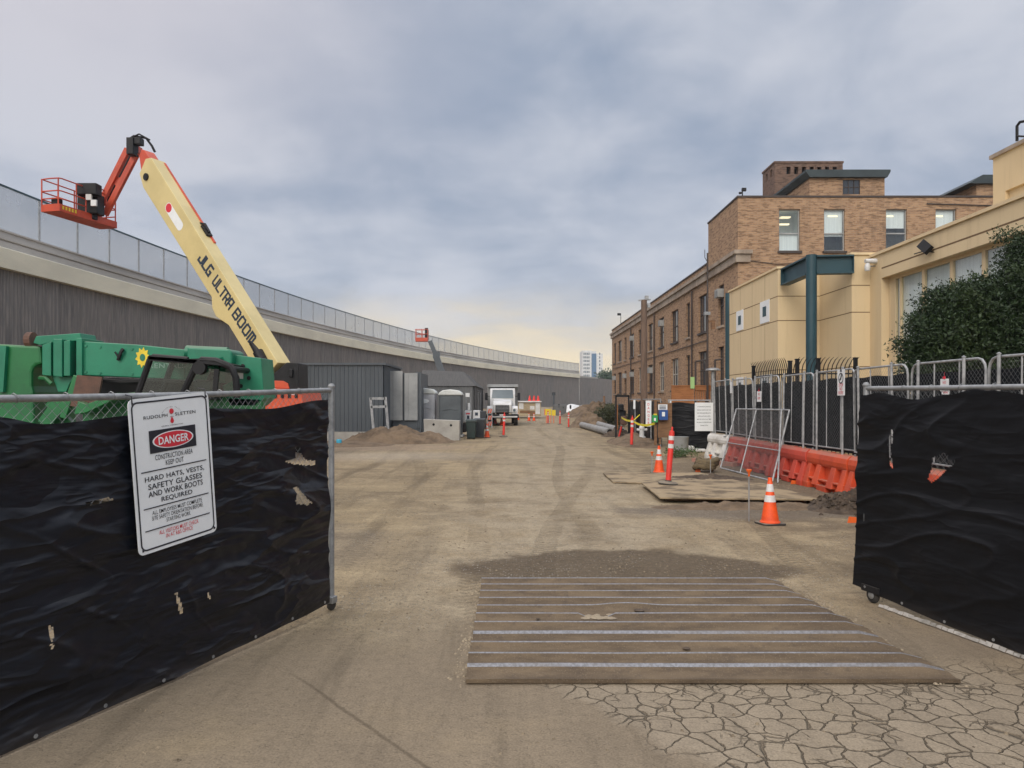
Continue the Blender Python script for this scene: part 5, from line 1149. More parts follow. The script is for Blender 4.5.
# plywood sheets
def sheet(label, pts, z, m='plywood'):
    c = sum((Vector((a,b,0)) for a, b in pts), V(0,0,0))/len(pts); q = MB(); q.prism([(a, b) for a, b in pts], (0,0,z), X_, Y_, Z_, .028); tag(q.build('plywood_sheet', M[m], None, bevel=.004, origin=c), label, 'board', 'dusty boards covering the ground on the right')
g_ = lambda px, py: (G(px,py).x, G(px,py).y)
sheet('dusty board with cone base line, farther of the two ground covers', [g_(613,483.5),g_(768,488.5),g_(700,474),g_(603,474)], .012)
sheet('dusty board nearest the traffic cone, its front edge raised above the dark shade strip', [g_(660,503),g_(822,505),g_(762,487.5),g_(641,487)], .075)
q = MB(); tag(MB().box((2.9,13.85,.006), (5.3,14.0,.074)).build('board_shade_strip', M['wood'], None, origin=(4,13.8,0)), 'dark strip standing in for shade under the front edge of the nearer ground board', 'shade strip')  # added dark strip, a coloured stand-in for the shaded gap under the board

# ------------------------------------------------------------ cones, delineators, stakes
def cone():
    t_ = thing('traffic_cone', '', 'traffic cone', (0,0,0), 0, 'orange traffic cones with white bands')
    q = MB(); q.prism(rrect(.36,.36,.05,3), (0,0,0), X_, Y_, Z_, .03); q.build('base', M['rubber'], t_, world=False, bevel=.006)
    q = MB(); f = lambda z: .135-(.135-.028)*(z-.03)/.66
    q.lathe([(.15,.03),(.15,.045),(f(.06),.06),(f(.33),.33),(f(.34),.34),(f(.69),.69),(.022,.70),(.0,.70)], (0,0,0), 24); q.lathe([(.030,.66),(.034,.685),(.030,.71),(.0,.712)], (0,0,0), 16); q.build('body', M['cone'], t_, world=False, smooth=True)
    for a, b in ((.345,.445),(.50,.615)): q = MB(); q.lathe([(f(a)+.0025,a),(f(b)+.0025,b),(f(b)-.001,b),(f(a)-.001,a)], (0,0,0), 24); q.build('reflective_band', M['conew'], t_, world=False, smooth=True)
    return t_
c0 = cone(); cdat = [((770,524),'near traffic cone standing beside the thin stake, largest of all cones',.2),((659,473),'traffic cone on the ground beside the red post at the boards',.5),((487,437.5),'traffic cone beside the dark wheelie bins',.1),((495.5,424),'traffic cone directly before the dump truck grille',.0),((501.5,425.5),'traffic cone just left of the truck bumper beside the striped barricade',.3),((518,420),'traffic cone just right of the dump truck',.4),((529,421),'left cone of the close pair in front of the cream site cabin',.1),((534,421),'right cone of the close pair in front of the cream site cabin',.2)]
for i, ((px, py), lab, rz) in enumerate(cdat):
    p = G(px, py); p.z = ghz(p.x, p.y)-.002
    if i == 0: c0.location = p; c0.rotation_euler = (0,0,rz); c0['label'] = lab
    else: copy_tree(c0, None, p, rz, lab)
def delin():
    t_ = thing('delineator_post', '', 'delineator post', (0,0,0), 0, 'red plastic delineator posts')
    q = MB(); q.lathe([(.20,0),(.20,.02),(.16,.045),(.07,.055),(.06,.08),(0,.08)], (0,0,0), 20); q.build('base', M['rubber'], t_, world=False, smooth=True)
    q = MB(); q.lathe([(.055,.05),(.055,1.0),(.048,1.06),(.02,1.07),(.018,1.14),(.0,1.15)], (0,0,0), 16); q.build('post', M['delin'], t_, world=False, smooth=True)
    for a in (.72,.88): q = MB(); q.lathe([(.0575,a),(.0575,a+.085),(.055,a+.085),(.055,a)], (0,0,0), 16); q.build('reflective_band', M['conew'], t_, world=False, smooth=True)
    return t_
d0 = delin(); ddat = [((668,489),'near red delineator post leaning right on the ground board',(.0,.075),1.06),((631.5,446.5),'red delineator post holding the yellow tape near the white hydrant',(0,.03),1.1),((618.5,438),'red delineator post leaning hard beside the end of the grey pipes',(0,.26),.85),((503.5,436.5),'red delineator post alone in front of the dump truck',(0,.04),1.1),((548,424),'leftmost of three far delineators, beneath the yellow panels',(0,0),.95),((560,424.5),'middle one of three far delineators in the roadway',(0,.0),.95),((568.6,428),'rightmost of three far delineators before the dirt pile',(0,0),.92)]
for i, ((px, py), lab, rt, scl) in enumerate(ddat):
    p = G(px, py); p.z = ghz(p.x, p.y)+(.102 if i == 0 else -.002)
    o = d0 if i == 0 else copy_tree(d0); o.location = p; o.rotation_euler = (rt[0], rt[1], i); o.scale = (scl,)*3; o['label'] = lab
    o.rotation_euler = Matrix.Rotation(rt[1], 3, 'Y').to_euler()
def stake(px, py, top, lab, lean=0):
    p = G(px, py); h = (py-top)/F*p.y; t_ = thing('marker_stake', lab, 'stake', p, 0, 'steel stakes with orange caps')
    q = MB(); q.tube([(0,0,-.02),(lean,0,h)], .012, 6); q.build('rod', M['pipe'], t_, world=False)
    q = MB(); q.lathe([(.014,-.10),(.02,-.04),(.045,-.01),(.045,.01),(0,.015)], (lean,0,h), 12); q.build('cap', M['stakeorange'], t_, world=False, smooth=True)
stake(749,521,470,'thin steel stake with orange cap left of the near traffic cone'); stake(710.5,475,455,'thin steel stake with red cap beside the straw wattle roll'); stake(652,474,452,'thin steel stake with orange cap just left of the middle cone')
def flag(px, py, lab, m='stakeorange', s=.08):
    p = G(px, py); q = MB(); q.prism([(-s,0),(s,0),(s*.6,s*1.1),(-s*.7,s*1.2)], p, X_, Z_, Y_, .02); tag(q.build('marker_flag', M[m], None, origin=p), lab, 'marker flag', 'small orange ground flags')
flag(698,472,'small orange flag on the ground left of the straw roll',s=.07); flag(853,523,'small orange flag on the ground by the gate edge and dark soil',s=.08); flag(794,484,'small orange flag standing at the foot of the orange barrier',s=.07)
q = MB(); p = G(339,446); q.lathe([(.10,0),(.11,.02),(.11,.25),(.10,.27),(0,.27)], p, 14); tag(q.build('paint_can', M['cyan'], None, smooth=True, origin=p), 'light blue can on the dirt beside the left gate post', 'can')

# straw roll, soil heaps
def mound(name, lab, cx, cy, rx, ry, h, m, seed, amp=.35, n=40, kind='dirt pile', fr=2.2, rot=0):
    q = MB(); q.v.append(V(cx,cy,h)); 
    for i in range(1, n+1):
        r = i/n
        for k in range(3*n//2):
            a = 2*math.pi*k/(3*n//2); x = cx+rx*r*math.cos(a); y = cy+ry*r*math.sin(a)
            e = (1-r*r)**1.3 if r < 1 else 0; z = h*e*(1+amp*1.6*noise.noise(V(x*fr/2+seed,y*fr/2,seed)))+amp*h*.35*noise.noise(V(x*fr*2,y*fr*2,seed))*min(1,(1-r)*4)+amp*h*.15*noise.noise(V(x*fr*6,y*fr*6,seed))*min(1,(1-r)*4)-.012*(r > .97)
            q.v.append(V(x,y,z))
    m_ = 3*n//2
    q.f += [(0,1+k,1+(k+1) % m_) for k in range(m_)]
    for i in range(n-1): q.f += [(1+i*m_+k, 1+(i+1)*m_+k, 1+(i+1)*m_+(k+1) % m_, 1+i*m_+(k+1) % m_) for k in range(m_)]
    q.m = [0]*len(q.f); return tag(q.build(name, M[m], None, smooth=True, angle=180, origin=(cx,cy,0)), lab, kind)
mound('dirt_pile', 'brown dirt heap in front of the grey toilet and concrete block', -5.1, 33.2, 2.7, 1.7, .66, 'dirt', 1)
mound('dirt_pile', 'low pale dirt heap at the foot of the dark clad shed', -7.4, 31.0, 2.6, 1.5, .16, 'dirt', 2)
mound('dirt_pile', 'dark clod heap at the base of the orange barrier beside the right gate', 6.05, 12.85, 1.0, .75, .30, 'dirtdark', 3, .8, fr=6)
mound('dirt_pile', 'low grey gravel heap stretching along the near ground board', 4.1, 13.05, 1.7, .42, .07, 'dirt', 4, .8, fr=8)
mound('dirt_pile', 'low dark rubble heap on the ground cover beside the straw roll', 4.65, 17.6, 1.15, .6, .08, 'dirtdark', 5, .8, fr=8)
mound('dirt_pile', 'dirt berm around the white hydrant', 5.3, 32.5, 1.1, 3.6, .34, 'dirt', 6, .5)
mound('dirt_pile', 'brown dirt heap behind the grey pipes', 5.4, 52, 1.5, 2.5, .95, 'dirt', 7, .4)
mound('dirt_pile', 'wide low brown earth bank far down the road', 9.5, 84, 4.2, 6, 1.3, 'dirt', 8, .4)
mound('dirt_pile', 'rubble heap under the leaning red post', 5.5, 38.5, .9, .9, .32, 'dirtdark', 9, .8, fr=5)
q = MB(); c = V(5.1,19.4,.17)
for k in range(3):
    cc = c+V(.04*k-.05,.06*k,-.03+.07*k); q.tube([cc+V((.24+.04*math.sin(a*3+k))*math.cos(a),(.15+.04*k)*math.sin(a),.03*math.sin(a*2+k)) for a in [j*math.pi/9 for j in range(18)]], [.075+.016*math.sin(j*2.1+k) for j in range(18)], 12, closed=True)
tag(q.build('straw_roll', M['wattle'], None, smooth=True, angle=180, origin=c), 'coiled brown straw erosion roll on the ground before the faded barriers', 'straw roll')
# gravel and clods scattered over the yard
rn = random.Random(21); q = MB()
def stone(mb, p, s, rn):
    a = [Vector((rn.uniform(.6,1),0,0)), Vector((0,rn.uniform(.6,1),0)), Vector((-rn.uniform(.6,1),0,0)), Vector((0,-rn.uniform(.6,1),0))]; r = rn.random()*6
    Rm = Matrix.Rotation(r, 3, 'Z'); a = [Rm @ x*s for x in a]; top = V(rn.uniform(-.2,.2),rn.uniform(-.2,.2),rn.uniform(.45,.8))*s
    mb.add([p+x for x in a]+[p+top+V(.2*s,0,0), p+top-V(.2*s,.1*s,0)], [(0,1,4),(1,2,5,4),(2,3,5),(3,0,4,5)])
for k in range(9000):
    y = 3.6+26*rn.random()**2.0; x = rn.uniform(-.62,.62)*y+.2; 
    if -.4 < x < 2.95 and 4.5 < y < 7.4: continue
    d_ = noise.noise(V(x*.6,y*.5,2))
    if d_ < -.05 and rn.random() < .8: continue
    if y < 6 and rn.random() < .75: continue
    s = .005+.016*rn.random()**3*(1 if y < 9 else 1.4); stone(q, V(x,y,ghz(x,y)-.001), s, rn)
for k in range(1500):
    a = rn.choice(((5.9,12.9,.9,.5),(4.1,13.0,1.8,.5),(4.6,17.6,1.4,.8),(6.0,15.4,.45,2.5),(5.6,25.5,1.3,2.2),(5.2,31,1.2,4),(1.4,8.2,1.8,.8),(6.0,22,.5,2),(-5,31,3,2)))
    x, y = rn.gauss(a[0],a[2]*.5), rn.gauss(a[1],a[3]*.5); 
    if x > 6.4 or (x < 5.5 and 13.3 < y < 19): continue
    s = .010+.026*rn.random()**3*(1 if y > 10 else .5); stone(q, V(x,y,0), s, rn)
tag(q.build('gravel', mk('scattered_gravel', (.25,.20,.135), (.12,.095,.068), 3, .95, 0, 50, .001), None, origin=(0,0,0)), 'loose stones and clods scattered over the dirt yard', 'gravel', kind='stuff')
q = MB()
for k in range(260):
    x, y = rn.gauss(6.0,.38), rn.gauss(12.85,.42); r_ = math.hypot((x-6.05)/1.0,(y-12.85)/.75)
    if x < 6.45: stone(q, V(x,y,max(0,.28*(1-r_*r_))-.01), rn.uniform(.025,.10), rn)
tag(q.build('soil_clods', M['dirtdark'], None, origin=(6,12.8,0)), 'dark clods lying over the heap at the barrier foot beside the gate', 'soil clods', kind='stuff')
q = MB(); stone(q, G(848,512)+V(0,0,.06), .16, rn); tag(q.build('pale_rock', M['tan'], None, origin=G(848,512)), 'pale tan rock beside the dark clods at the right gate edge', 'rock')

# ------------------------------------------------------------ left yard: clad sheds, toilets, block, bins
s1 = thing('clad_shed', 'dark blue-grey metal clad shed on a concrete footing behind the left gate', 'shed', (-10,34.5,0))
def ribbed(mb, o, u, L, z0, z1, nrm, pitch=.2, dep=.03, mi=0):
    n = int(L/pitch)
    for i in range(n):
        a = i*pitch; pts = [(a,0),(a+pitch*.55,0),(a+pitch*.65,dep),(a+pitch*.9,dep),(a+pitch,0)]
        for (p, q_), (r_, s__) in zip(pts, pts[1:]): mb.add([o+u*p+nrm*q_+Z_*z0, o+u*r_+nrm*s__+Z_*z0, o+u*r_+nrm*s__+Z_*z1, o+u*p+nrm*q_+Z_*z1], [(0,1,2,3)], mi)
xr = P(384,0,34.5).x
q = MB(); q.box((-16,34.53,.42), (xr-.03,39.5,3.45)); ribbed(q, V(-16,34.5,0), X_, 16+xr, .42, 3.52, -Y_); ribbed(q, V(xr,34.5,0), Y_, 5, .42, 3.52, X_); q.build('cladding', M['shed'], s1)
q = MB(); q.box((-16.1,34.4,0), (xr+.1,39.6,.41)); q.build('footing', M['conc'], s1)
q = MB(); q.box((-16.08,34.40,3.52), (xr+.1,39.6,3.62)); q.build('roof_edge', M['shed'], s1)
q = MB(); 
for px, py in ((389.5,371),(404.5,373)):
    a = P(px,py,36.2); b = P(px+13,py,36.2); q.box((a.x,36.2,.9), (b.x,36.3,a.z)); q.box((a.x+.18,36.18,.95), (a.x+.2,36.199,a.z-.05))
q.build('side_panel', M['greypanel'], s1)
q = MB(); q.box((xr+.12,36.35,0), (P(421,0,36.4).x,39.4,P(0,373,36.4).z)); ribbed(q, V(P(415.5,0,36.3).x,36.31,0), X_, .34, .5, P(0,372,36.3).z, -Y_, .1); q.build('annex', M['shed'], s1)
s2 = thing('gable_shed', 'grey ribbed metal shed with shallow gable roof behind the two toilets', 'shed', (-4,48,0))
pts2 = [(421.5,374),(431,373.5),(464.5,377.2),(474,385),(474,0),(421.5,0)]
xa_, xb_ = P(418,0,46).x, P(474.5,0,46).x; zl, zr_, zg = P(0,374,46).z, P(0,386,46).z, P(0,377,46).z
q = MB(); q.box((xa_,46.1,0), (xb_-.05,58,zr_)); ribbed(q, V(xa_,46,0), X_, xb_-xa_, 0, zr_, -Y_); ribbed(q, V(xb_,46,0), Y_, 13, 0, zr_-.02, X_, .25); q.build('cladding', M['shed2'], s2)
q = MB(); Y0, Y1 = 45.9, 59.2
q.add([V(xa_,Y0,zr_+.0),V(xb_+.1,Y0,zr_),V(xb_+.1,Y1,zr_),V(xa_,Y1,zr_+.0),V(xa_,Y0+2.5,zl+.35),V(xb_-.9,Y0+2.5,zg+.42),V(xb_-.9,Y1,zg+.42),V(xa_,Y1,zl+.35)], [(0,1,5,4),(1,2,6,5),(4,5,6,7),(0,4,7,3),(3,7,6,2),(0,3,2,1)]); q.build('roof', mk('dark_ribbed_roof', (.085,.083,.08), (.065,.064,.062), 3, .85, 0, 20, .01, stretch=(6,.3,1)), s2)
q = MB(); [q.box((xb_+.04,y,.3), (xb_+.08,y+.35,2.4)) for y in (49.5,52.5)]; q.build('side_strip', M['greypanel'], s2)
def toilet(lab, px0, px1, ytop, Y, z0, m, face):
    a, b = P(px0,0,Y).x, P(px1,0,Y).x; zt = P(0,ytop,Y).z; t_ = thing('portable_toilet', lab, 'portable toilet', ((a+b)/2,Y+.55,z0)); D_ = b-a; e = .30
    q = MB(); q.prism([(x+(a+b)/2, y+Y+D_/2) for x, y in rrect(D_*.96, D_*.96, .08, 3)], (0,0,z0+.1), X_, Y_, Z_, zt-e-z0-.1); q.box((a+.15,Y+.015,z0+.25), (b-.15,Y+.035,zt-e-.1)); q.tube([(a+.22,Y+.0,zt-1.05),((a+b)/2,Y,zt-.98),(b-.22,Y,zt-1.05)], .02, 6); q.build('cabin', m, t_, bevel=.02)
    q = MB(); n = 10
    q.prism([(a-.03,zt-e),(b+.03,zt-e),(b-.02,zt-e*.55),(b-.2,zt-e*.16),((a+b)/2,zt),(a+.2,zt-e*.16),(a+.02,zt-e*.55)], (0,Y-.03,0), X_, Z_, Y_, D_+.06); q.build('domed_roof', M['domew'], t_, bevel=.05)
    q = MB(); q.box((a-.06,Y-.05,z0), (b+.06,Y+D_,z0+.1)); q.build('skid', M['greypanel'], t_)
    if face: 
        q = MB(); q.prism([(.30*math.cos(R(20*k)),.12*math.sin(R(20*k))) for k in range(18)], ((a+b)/2-.05,Y+.012,zt-.66), X_, Z_, -Y_, .006); q.build('logo_oval', M['signw'], t_)
    return t_
toilet('light grey portable toilet with oval emblem and white dome, left of the pair', 412.8, 435.5, 388, 37.5, .28, M['toilet'], True)
toilet('dark grey portable toilet with white dome behind the concrete block', 438.5, 461.8, 389.3, 37.0, .05, M['toiletdark'], False)
q = MB(); a = P(425.5,438,34.8); b = P(460,441,34.8); q.prism([(a.x,.0),(b.x,.0),(b.x,P(0,420.5,34.8).z),(a.x-.05,P(0,419,34.8).z)], (0,34.4,0), X_, Z_, Y_, .7)
for px, py in ((433.6,424.5),(451,425.3)): q.lathe([(0,-.01),(.06,-.01),(.06,.02),(0,.02)], P(px,py,34.4), 10, 1, 'y')
tag(q.build('concrete_block', [M['conc'],M['dark']], None, bevel=.02, origin=a), 'large pale concrete block with two lifting holes before the dark toilet', 'concrete block')
q = MB(); a = P(408,428,37.2); b = P(424,432,37.2); q.box((a.x,36.6,.05), (b.x,37.3,.30)); tag(q.build('concrete_step', M['conc'], None, origin=(a.x,37,0), bevel=.01), 'low concrete step in front of the light grey toilet', 'step')
t_ = thing('pipe_frame', 'grey welded pipe frame standing upright on the dirt before the clad shed', 'pipe frame', G(381,441))
q = MB(); Y0 = 33.3; pp_ = lambda px, py: P(px,py,Y0)
for a, b in (((370.5,397.5),(374.8,441)),((385.5,397),(389,439)),((370.5,398.5),(385.5,398.5)),((371,407),(386.5,406.5)),((386.2,426),(386.8,432))): q.bar(pp_(*a), pp_(*b), .11, .11, 0, (0,1,0))
q.build('tube_frame', M['galvdull'], t_); q = MB(); q.box(G(375,441)-V(.3,.2,0), G(375,441)+V(.3,.2,.04)); q.build('foot_plate', M['black'], t_)
def bin_(lab, px0, px1, ytop, Y, m, lid):
    a, b = P(px0,0,Y).x, P(px1,0,Y).x; zt = P(0,ytop,Y).z; t_ = thing('wheelie_bin', lab, 'wheelie bin', ((a+b)/2,Y+.3,0)); 
    q = MB(); o = .05; vs_ = [(a+o,Y+.05,.04),(b-o,Y+.05,.04),(b-o,Y+.55,.04),(a+o,Y+.55,.04),(a,Y,zt-.1),(b,Y,zt-.1),(b,Y+.7,zt-.1),(a,Y+.7,zt-.1)]; q.add([V(*p) for p in vs_], [(0,1,2,3)[::-1],(4,5,6,7),(0,1,5,4),(1,2,6,5),(2,3,7,6),(3,0,4,7)]); q.build('body', m, t_, bevel=.03)
    q = MB(); q.prism([(Y-.04,zt-.1),(Y-.02,zt-.03),(Y+.3,zt),(Y+.72,zt),(Y+.76,zt-.06),(Y+.74,zt-.1)], (a-.03,0,0), Y_, Z_, X_, b-a+.06); q.build('lid', lid, t_, bevel=.01)
    for x in (a+.05,b-.1): q = MB(); q.lathe([(0,-.03),(.1,-.03),(.1,.03),(0,.03)], (x,Y+.6,.1), 14, 0, 'x'); q.build('wheel', M['rubber'], t_, smooth=True)
bin_('dark wheelie bin with green lid next to the concrete block', 466, 476, 419.5, 35.5, M['bin'], M['bin'])
bin_('dark grey wheelie bin with domed lid right of the green-lidded bin', 474.5, 484.5, 418.5, 36.5, M['bin2'], M['bin2'])
# trailer with white boxes
t_ = thing('utility_trailer', 'small trailer with white boxes and red labels behind the wheelie bins', 'trailer', P(474,400,39)-V(0,0,1.89)); Y0 = 38.5
def bx(mb, x0, y0, x1, y1, dy=0, th_=.5, mi=0): a, b = P(x0,y1,Y0+dy), P(x1,y0,Y0+dy); mb.box((a.x,Y0+dy,a.z), (b.x,Y0+dy+th_,b.z), mi)
q = MB(); bx(q, 462,426,487,429,0,1.8); q.build('chassis', M['black'], t_)
q = MB(); bx(q, 464.5,410.8,471,422,0,.8); bx(q, 473,410.5,480,421,0,.8); q.build('white_box', M['white'], t_, bevel=.02)
q = MB(); bx(q, 466,413,470,414.3,-.01,.01); q.build('red_label', M['redink'], t_); q = MB(); bx(q, 467,415.5,469.5,419,-.01,.01); bx(q, 475,412.5,478,415.5,-.01,.01); q.build('dark_label', M['navy'], t_)
q = MB(); bx(q, 479,411,486,421,.1,.6); bx(q, 471,421,486,426,.1,.6); q.build('dark_load', M['bin2'], t_, bevel=.03)
for yy in (0,1.5): q = MB(); wheel(q, P(463.6,427.3,Y0)+V(0,yy,0), .27, .2, 'y', 20); q.build('wheel', [M['rubber'],M['greypanel']], t_, smooth=True)
q = MB(); bx(q, 465.5,393,469.5,397,.3,.2,1); bx(q, 468,403,470,410,.3,.2,1); q.tube([P(470,397,Y0+.4), P(470.5,411,Y0+.4)], .04, 6); q.tube([P(466,396,Y0+.4), P(467,410,Y0+.4)], .03, 6); q.build('mast', [M['galv'],M['white']], t_)
# type barricade
t_ = thing('striped_barricade', 'white and orange striped barricade board left of the dump truck', 'barricade', G(489,427))
q = MB(); Y0 = 50; a, b = P(487.5,0,Y0).x, P(492,0,Y0).x
for z in (1.0,.55,.15):
    q.box((a,Y0,z), (b,Y0+.04,z+.28)); 
    for j in (0,1): q.prism([(a+.02+j*.14,z+.002),(a+.10+j*.14,z+.002),(a+.16+j*.14,z+.278),(a+.08+j*.14,z+.278)], (0,Y0-.002,0), X_, Z_, -Y_, .001, 1)
q.box((a-.02,Y0+.04,0), (a+.03,Y0+.09,1.4)); q.box((b-.03,Y0+.04,0), (b+.02,Y0+.09,1.4)); q.build('board', [M['white'],M['cone']], t_)

# ------------------------------------------------------------ dump truck
TKx, TKy = P(502.3,0,54).x, 54.0
tk = thing('dump_truck', 'white dump truck facing the camera at the end of the yard', 'truck', (TKx,TKy+3.4,0))
tx = lambda a: TKx+a
q = MB(); q.box((tx(-.45),TKy+.3,.75), (tx(.45),TKy+7,1.0)); q.box((tx(-1.2),TKy-.05,.55), (tx(1.2),TKy+.2,.85)); q.build('chassis', M['black'], tk, bevel=.03)
q = MB()
q.prism([(TKy+.15,.95),(TKy+.1,1.55),(TKy+.35,1.78),(TKy+1.6,1.95),(TKy+1.6,.95)], (tx(-.68),0,0), Y_, Z_, X_, 1.36)
q.prism([(TKy+1.6,.9),(TKy+1.6,1.98),(TKy+1.85,2.75),(TKy+3.1,2.8),(TKy+3.1,.9)], (tx(-.95),0,0), Y_, Z_, X_, 1.9)
for s in (-1,1): q.prism([(TKy+.3,.85),(TKy+.3,1.2),(TKy+.6,1.45),(TKy+1.3,1.45),(TKy+1.7,1.1),(TKy+1.7,.95),(TKy+1.45,.9),(TKy+1.2,1.22),(TKy+.7,1.22),(TKy+.5,.85)], (tx(.68 if s > 0 else -1.14),0,0), Y_, Z_, X_, .46)
q.build('cab', M['white'], tk, bevel=.05)
q = MB(); q.add([V(tx(-.82),TKy+1.61,2.02),V(tx(.82),TKy+1.61,2.02),V(tx(.76),TKy+1.82,2.66),V(tx(-.76),TKy+1.82,2.66)], [(0,1,2,3)]); q.v = [p-V(0,.02,0) for p in q.v]; q.build('windscreen', M['windscreen'], tk)
q = MB(); q.box((tx(-.50),TKy+.06,1.0), (tx(.50),TKy+.1,1.52)); [q.box((tx(-.48),TKy+.03,1.05+.1*j), (tx(.48),TKy+.058,1.08+.1*j), 1) for j in range(5)]; q.build('grille', [M['black'],M['galv']], tk)
for s in (-1,1):
    q = MB(); q.cbox((tx(s*.88),TKy+.27,1.15), (.34,.08,.26), 0); q.lathe([(0,-.02),(.10,-.02),(.10,0),(0,0)], (tx(s*.88),TKy+.22,1.15), 14, 1, 'y'); q.build('headlight', [M['conew'],M['glassblue']], tk)
    q = MB(); q.cbox((tx(s*1.22),TKy+1.7,2.15), (.2,.12,.55)); q.bar((tx(s*.95),TKy+1.7,2.15), (tx(s*1.2),TKy+1.7,2.2), .04, .04); q.build('mirror', M['black'], tk)
    q = MB(); wheel(q, (tx(s*.98),TKy+1.0,.52), .52, .32, 'x'); q.build('wheel', [M['rubber'],M['white']], tk, smooth=True)
    q = MB(); wheel(q, (tx(s*.92),TKy+5.6,.52), .52, .5, 'x'); q.build('wheel', [M['rubber'],M['white']], tk, smooth=True)
q = MB(); q.box((tx(-1.15),TKy+3.4,1.2), (tx(1.15),TKy+7.4,2.85)); q.box((tx(-1.18),TKy+2.6,2.98), (tx(1.18),TKy+3.4,3.08)); q.box((tx(-1.18),TKy+3.25,1.3), (tx(1.18),TKy+3.4,3.0)); q.box((tx(-1.18),TKy+2.58,2.88), (tx(1.18),TKy+2.64,2.98)); q.build('dump_body', M['greypanel'], tk, bevel=.02)
q = MB(); q.box((tx(-1.1),TKy-.08,.62), (tx(1.1),TKy-.05,.72)); q.box((tx(-.2),TKy-.1,.73), (tx(.2),TKy-.06,.86)); q.build('bumper_bar', M['white'], tk)

# ------------------------------------------------------------ far yard
t_ = thing('site_cabin', 'cream site cabin with white panels beyond the dump truck', 'cabin', P(531,400,76)-V(0,0,1.89)); Y0 = 76
q = MB(); bx(q, 517,402,541,416,0,4); q.build('body', M['tan'], t_, bevel=.04)
for a_ in ((519,403,523.5,409),(530,406,534.5,409.5),(535.5,403,540,414)): q = MB(); bx(q, *a_,-.03,.02); q.build('white_panel', M['white'], t_)
q = MB(); bx(q, 520,410.5,530,413,-.05,.03); bx(q, 530,411,535,416,-.05,.03); q.build('dark_opening', M['wood'], t_)
q = MB(); bx(q, 516.5,401,541.5,402.2,-.2,4.3); q.build('roof', M['white'], t_)
for i, px in enumerate((529.7,534,538.2)):
    q = MB(); c = P(px,401,77); q.lathe([(.26,0),(.20,.04),(.16,.06),(.06,.55),(0,.57)], c, 12); tag(q.build('red_cone', M['delin'], None, smooth=True, origin=c), ['left','middle','right'][i]+' one of three red cones stored on the cream cabin roof', 'cone', 'red cones on the cabin roof')
t_ = thing('yellow_panel_pair', 'two yellow warning panels on a stand in the distant roadway', 'warning panel', P(551,400,60)-V(0,0,1.89)); Y0 = 60
q = MB(); bx(q, 545.2,409,551.3,415.2,0,.12); bx(q, 551.8,410,555.6,415.6,.1,.12); q.build('panel', M['yellow'], t_)
q = MB(); [bx(q, a,415,a+.6,424,.05,.05) for a in (546,550.5,553.5)]; bx(q, 544.5,409,545.2,415,.0,.1); q.build('stand', M['stakeorange'], t_)
t_ = thing('light_tower', 'thin dark light mast with a double head far down the road', 'light mast', P(553.7,400,95)-V(0,0,1.89)); Y0 = 95
q = MB(); q.tube([P(553.7,414.7,Y0), P(553.7,393,Y0)], .12, 8); q.build('mast', M['shed'], t_); q = MB(); bx(q, 552,392.3,555.4,395.3,-.1,.5); q.build('lamp_head', M['bin2'], t_); 
t_ = thing('site_skip', 'dark low skip between the yellow panels and the tarp heap', 'skip', P(560,400,90)-V(0,0,1.89)); Y0 = 90
q = MB(); q.prism([(P(555,0,Y0).x,0),(P(566,0,Y0).x,0),(P(567,0,Y0).x,1.3),(P(554,0,Y0).x,1.3)], (0,Y0,0), X_, Z_, Y_, 2); q.build('body', M['shed2'], t_, bevel=.05); q = MB(); bx(q, 558,404,560,408.5,0,.6); bx(q, 562,406,564.5,409,0,.8); bx(q, 570,405,571.5,409,0,.8); q.build('load', M['black'], t_, bevel=.1)
mound('tarp_heap', 'white tarpaulin covered heap far down the road', P(573.5,400,98).x, 99, 2.6, 3, 1.3, 'white', 11, .08, 20, 'tarp heap'); mound('tarp_heap', 'smaller pale tarpaulin heap beside the yellow barriers', P(588,400,110).x, 110, 3.2, 3, 1.2, 'white', 12, .08, 20, 'tarp heap')
yproto = None
for i in range(6):
    p = P(582+3.6*i,400,130); lab = ['first','second','third','fourth','fifth','last'][i]+' yellow barrier from the left in the far row before the ribbed wall'
    if not yproto:
        yproto = thing('yellow_barrier', lab, 'barrier', (p.x,130,0), 0, 'far yellow barriers'); q = MB(); q.prism([(-.3,0),(.3,0),(.12,.9),(-.12,.9)], (-.29,0,0), Y_, Z_, X_, .58); q.build('shell', M['yellow'], yproto, world=False); q = MB(); q.box((-.30,-.31,.0), (.30,.31,.1)); q.build('foot', M['black'], yproto, world=False)
    else: copy_tree(yproto, None, (p.x,130,0), 0, lab)
q = MB(); q.tube([P(604.5,407,120), P(604,396,120)], .18, 6); tag(q.build('timber_post', M['wood'], None, origin=P(604.5,407,120)), 'thin pale post standing left of the brick building corner far away', 'post')

# ------------------------------------------------------------ concrete pipes
def pipe(lab, a, b, r):
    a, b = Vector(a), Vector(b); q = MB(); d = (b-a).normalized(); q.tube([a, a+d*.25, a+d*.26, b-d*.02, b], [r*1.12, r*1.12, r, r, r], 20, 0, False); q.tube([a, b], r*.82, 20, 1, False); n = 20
    x = d.cross(Z_).normalized(); y = x.cross(d); o = len(q.v)
    for rr in (r*1.12, r*.82): q.v += [a+x*math.cos(2*math.pi*k/n)*rr+y*math.sin(2*math.pi*k/n)*rr for k in range(n)]
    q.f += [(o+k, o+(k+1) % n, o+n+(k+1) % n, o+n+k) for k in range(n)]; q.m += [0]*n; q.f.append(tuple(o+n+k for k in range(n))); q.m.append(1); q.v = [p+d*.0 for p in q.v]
    tag(q.build('concrete_pipe', [M['pipe'],M['dark']], None, smooth=True, origin=a), lab, 'pipe', 'large pipes lying beside the road')
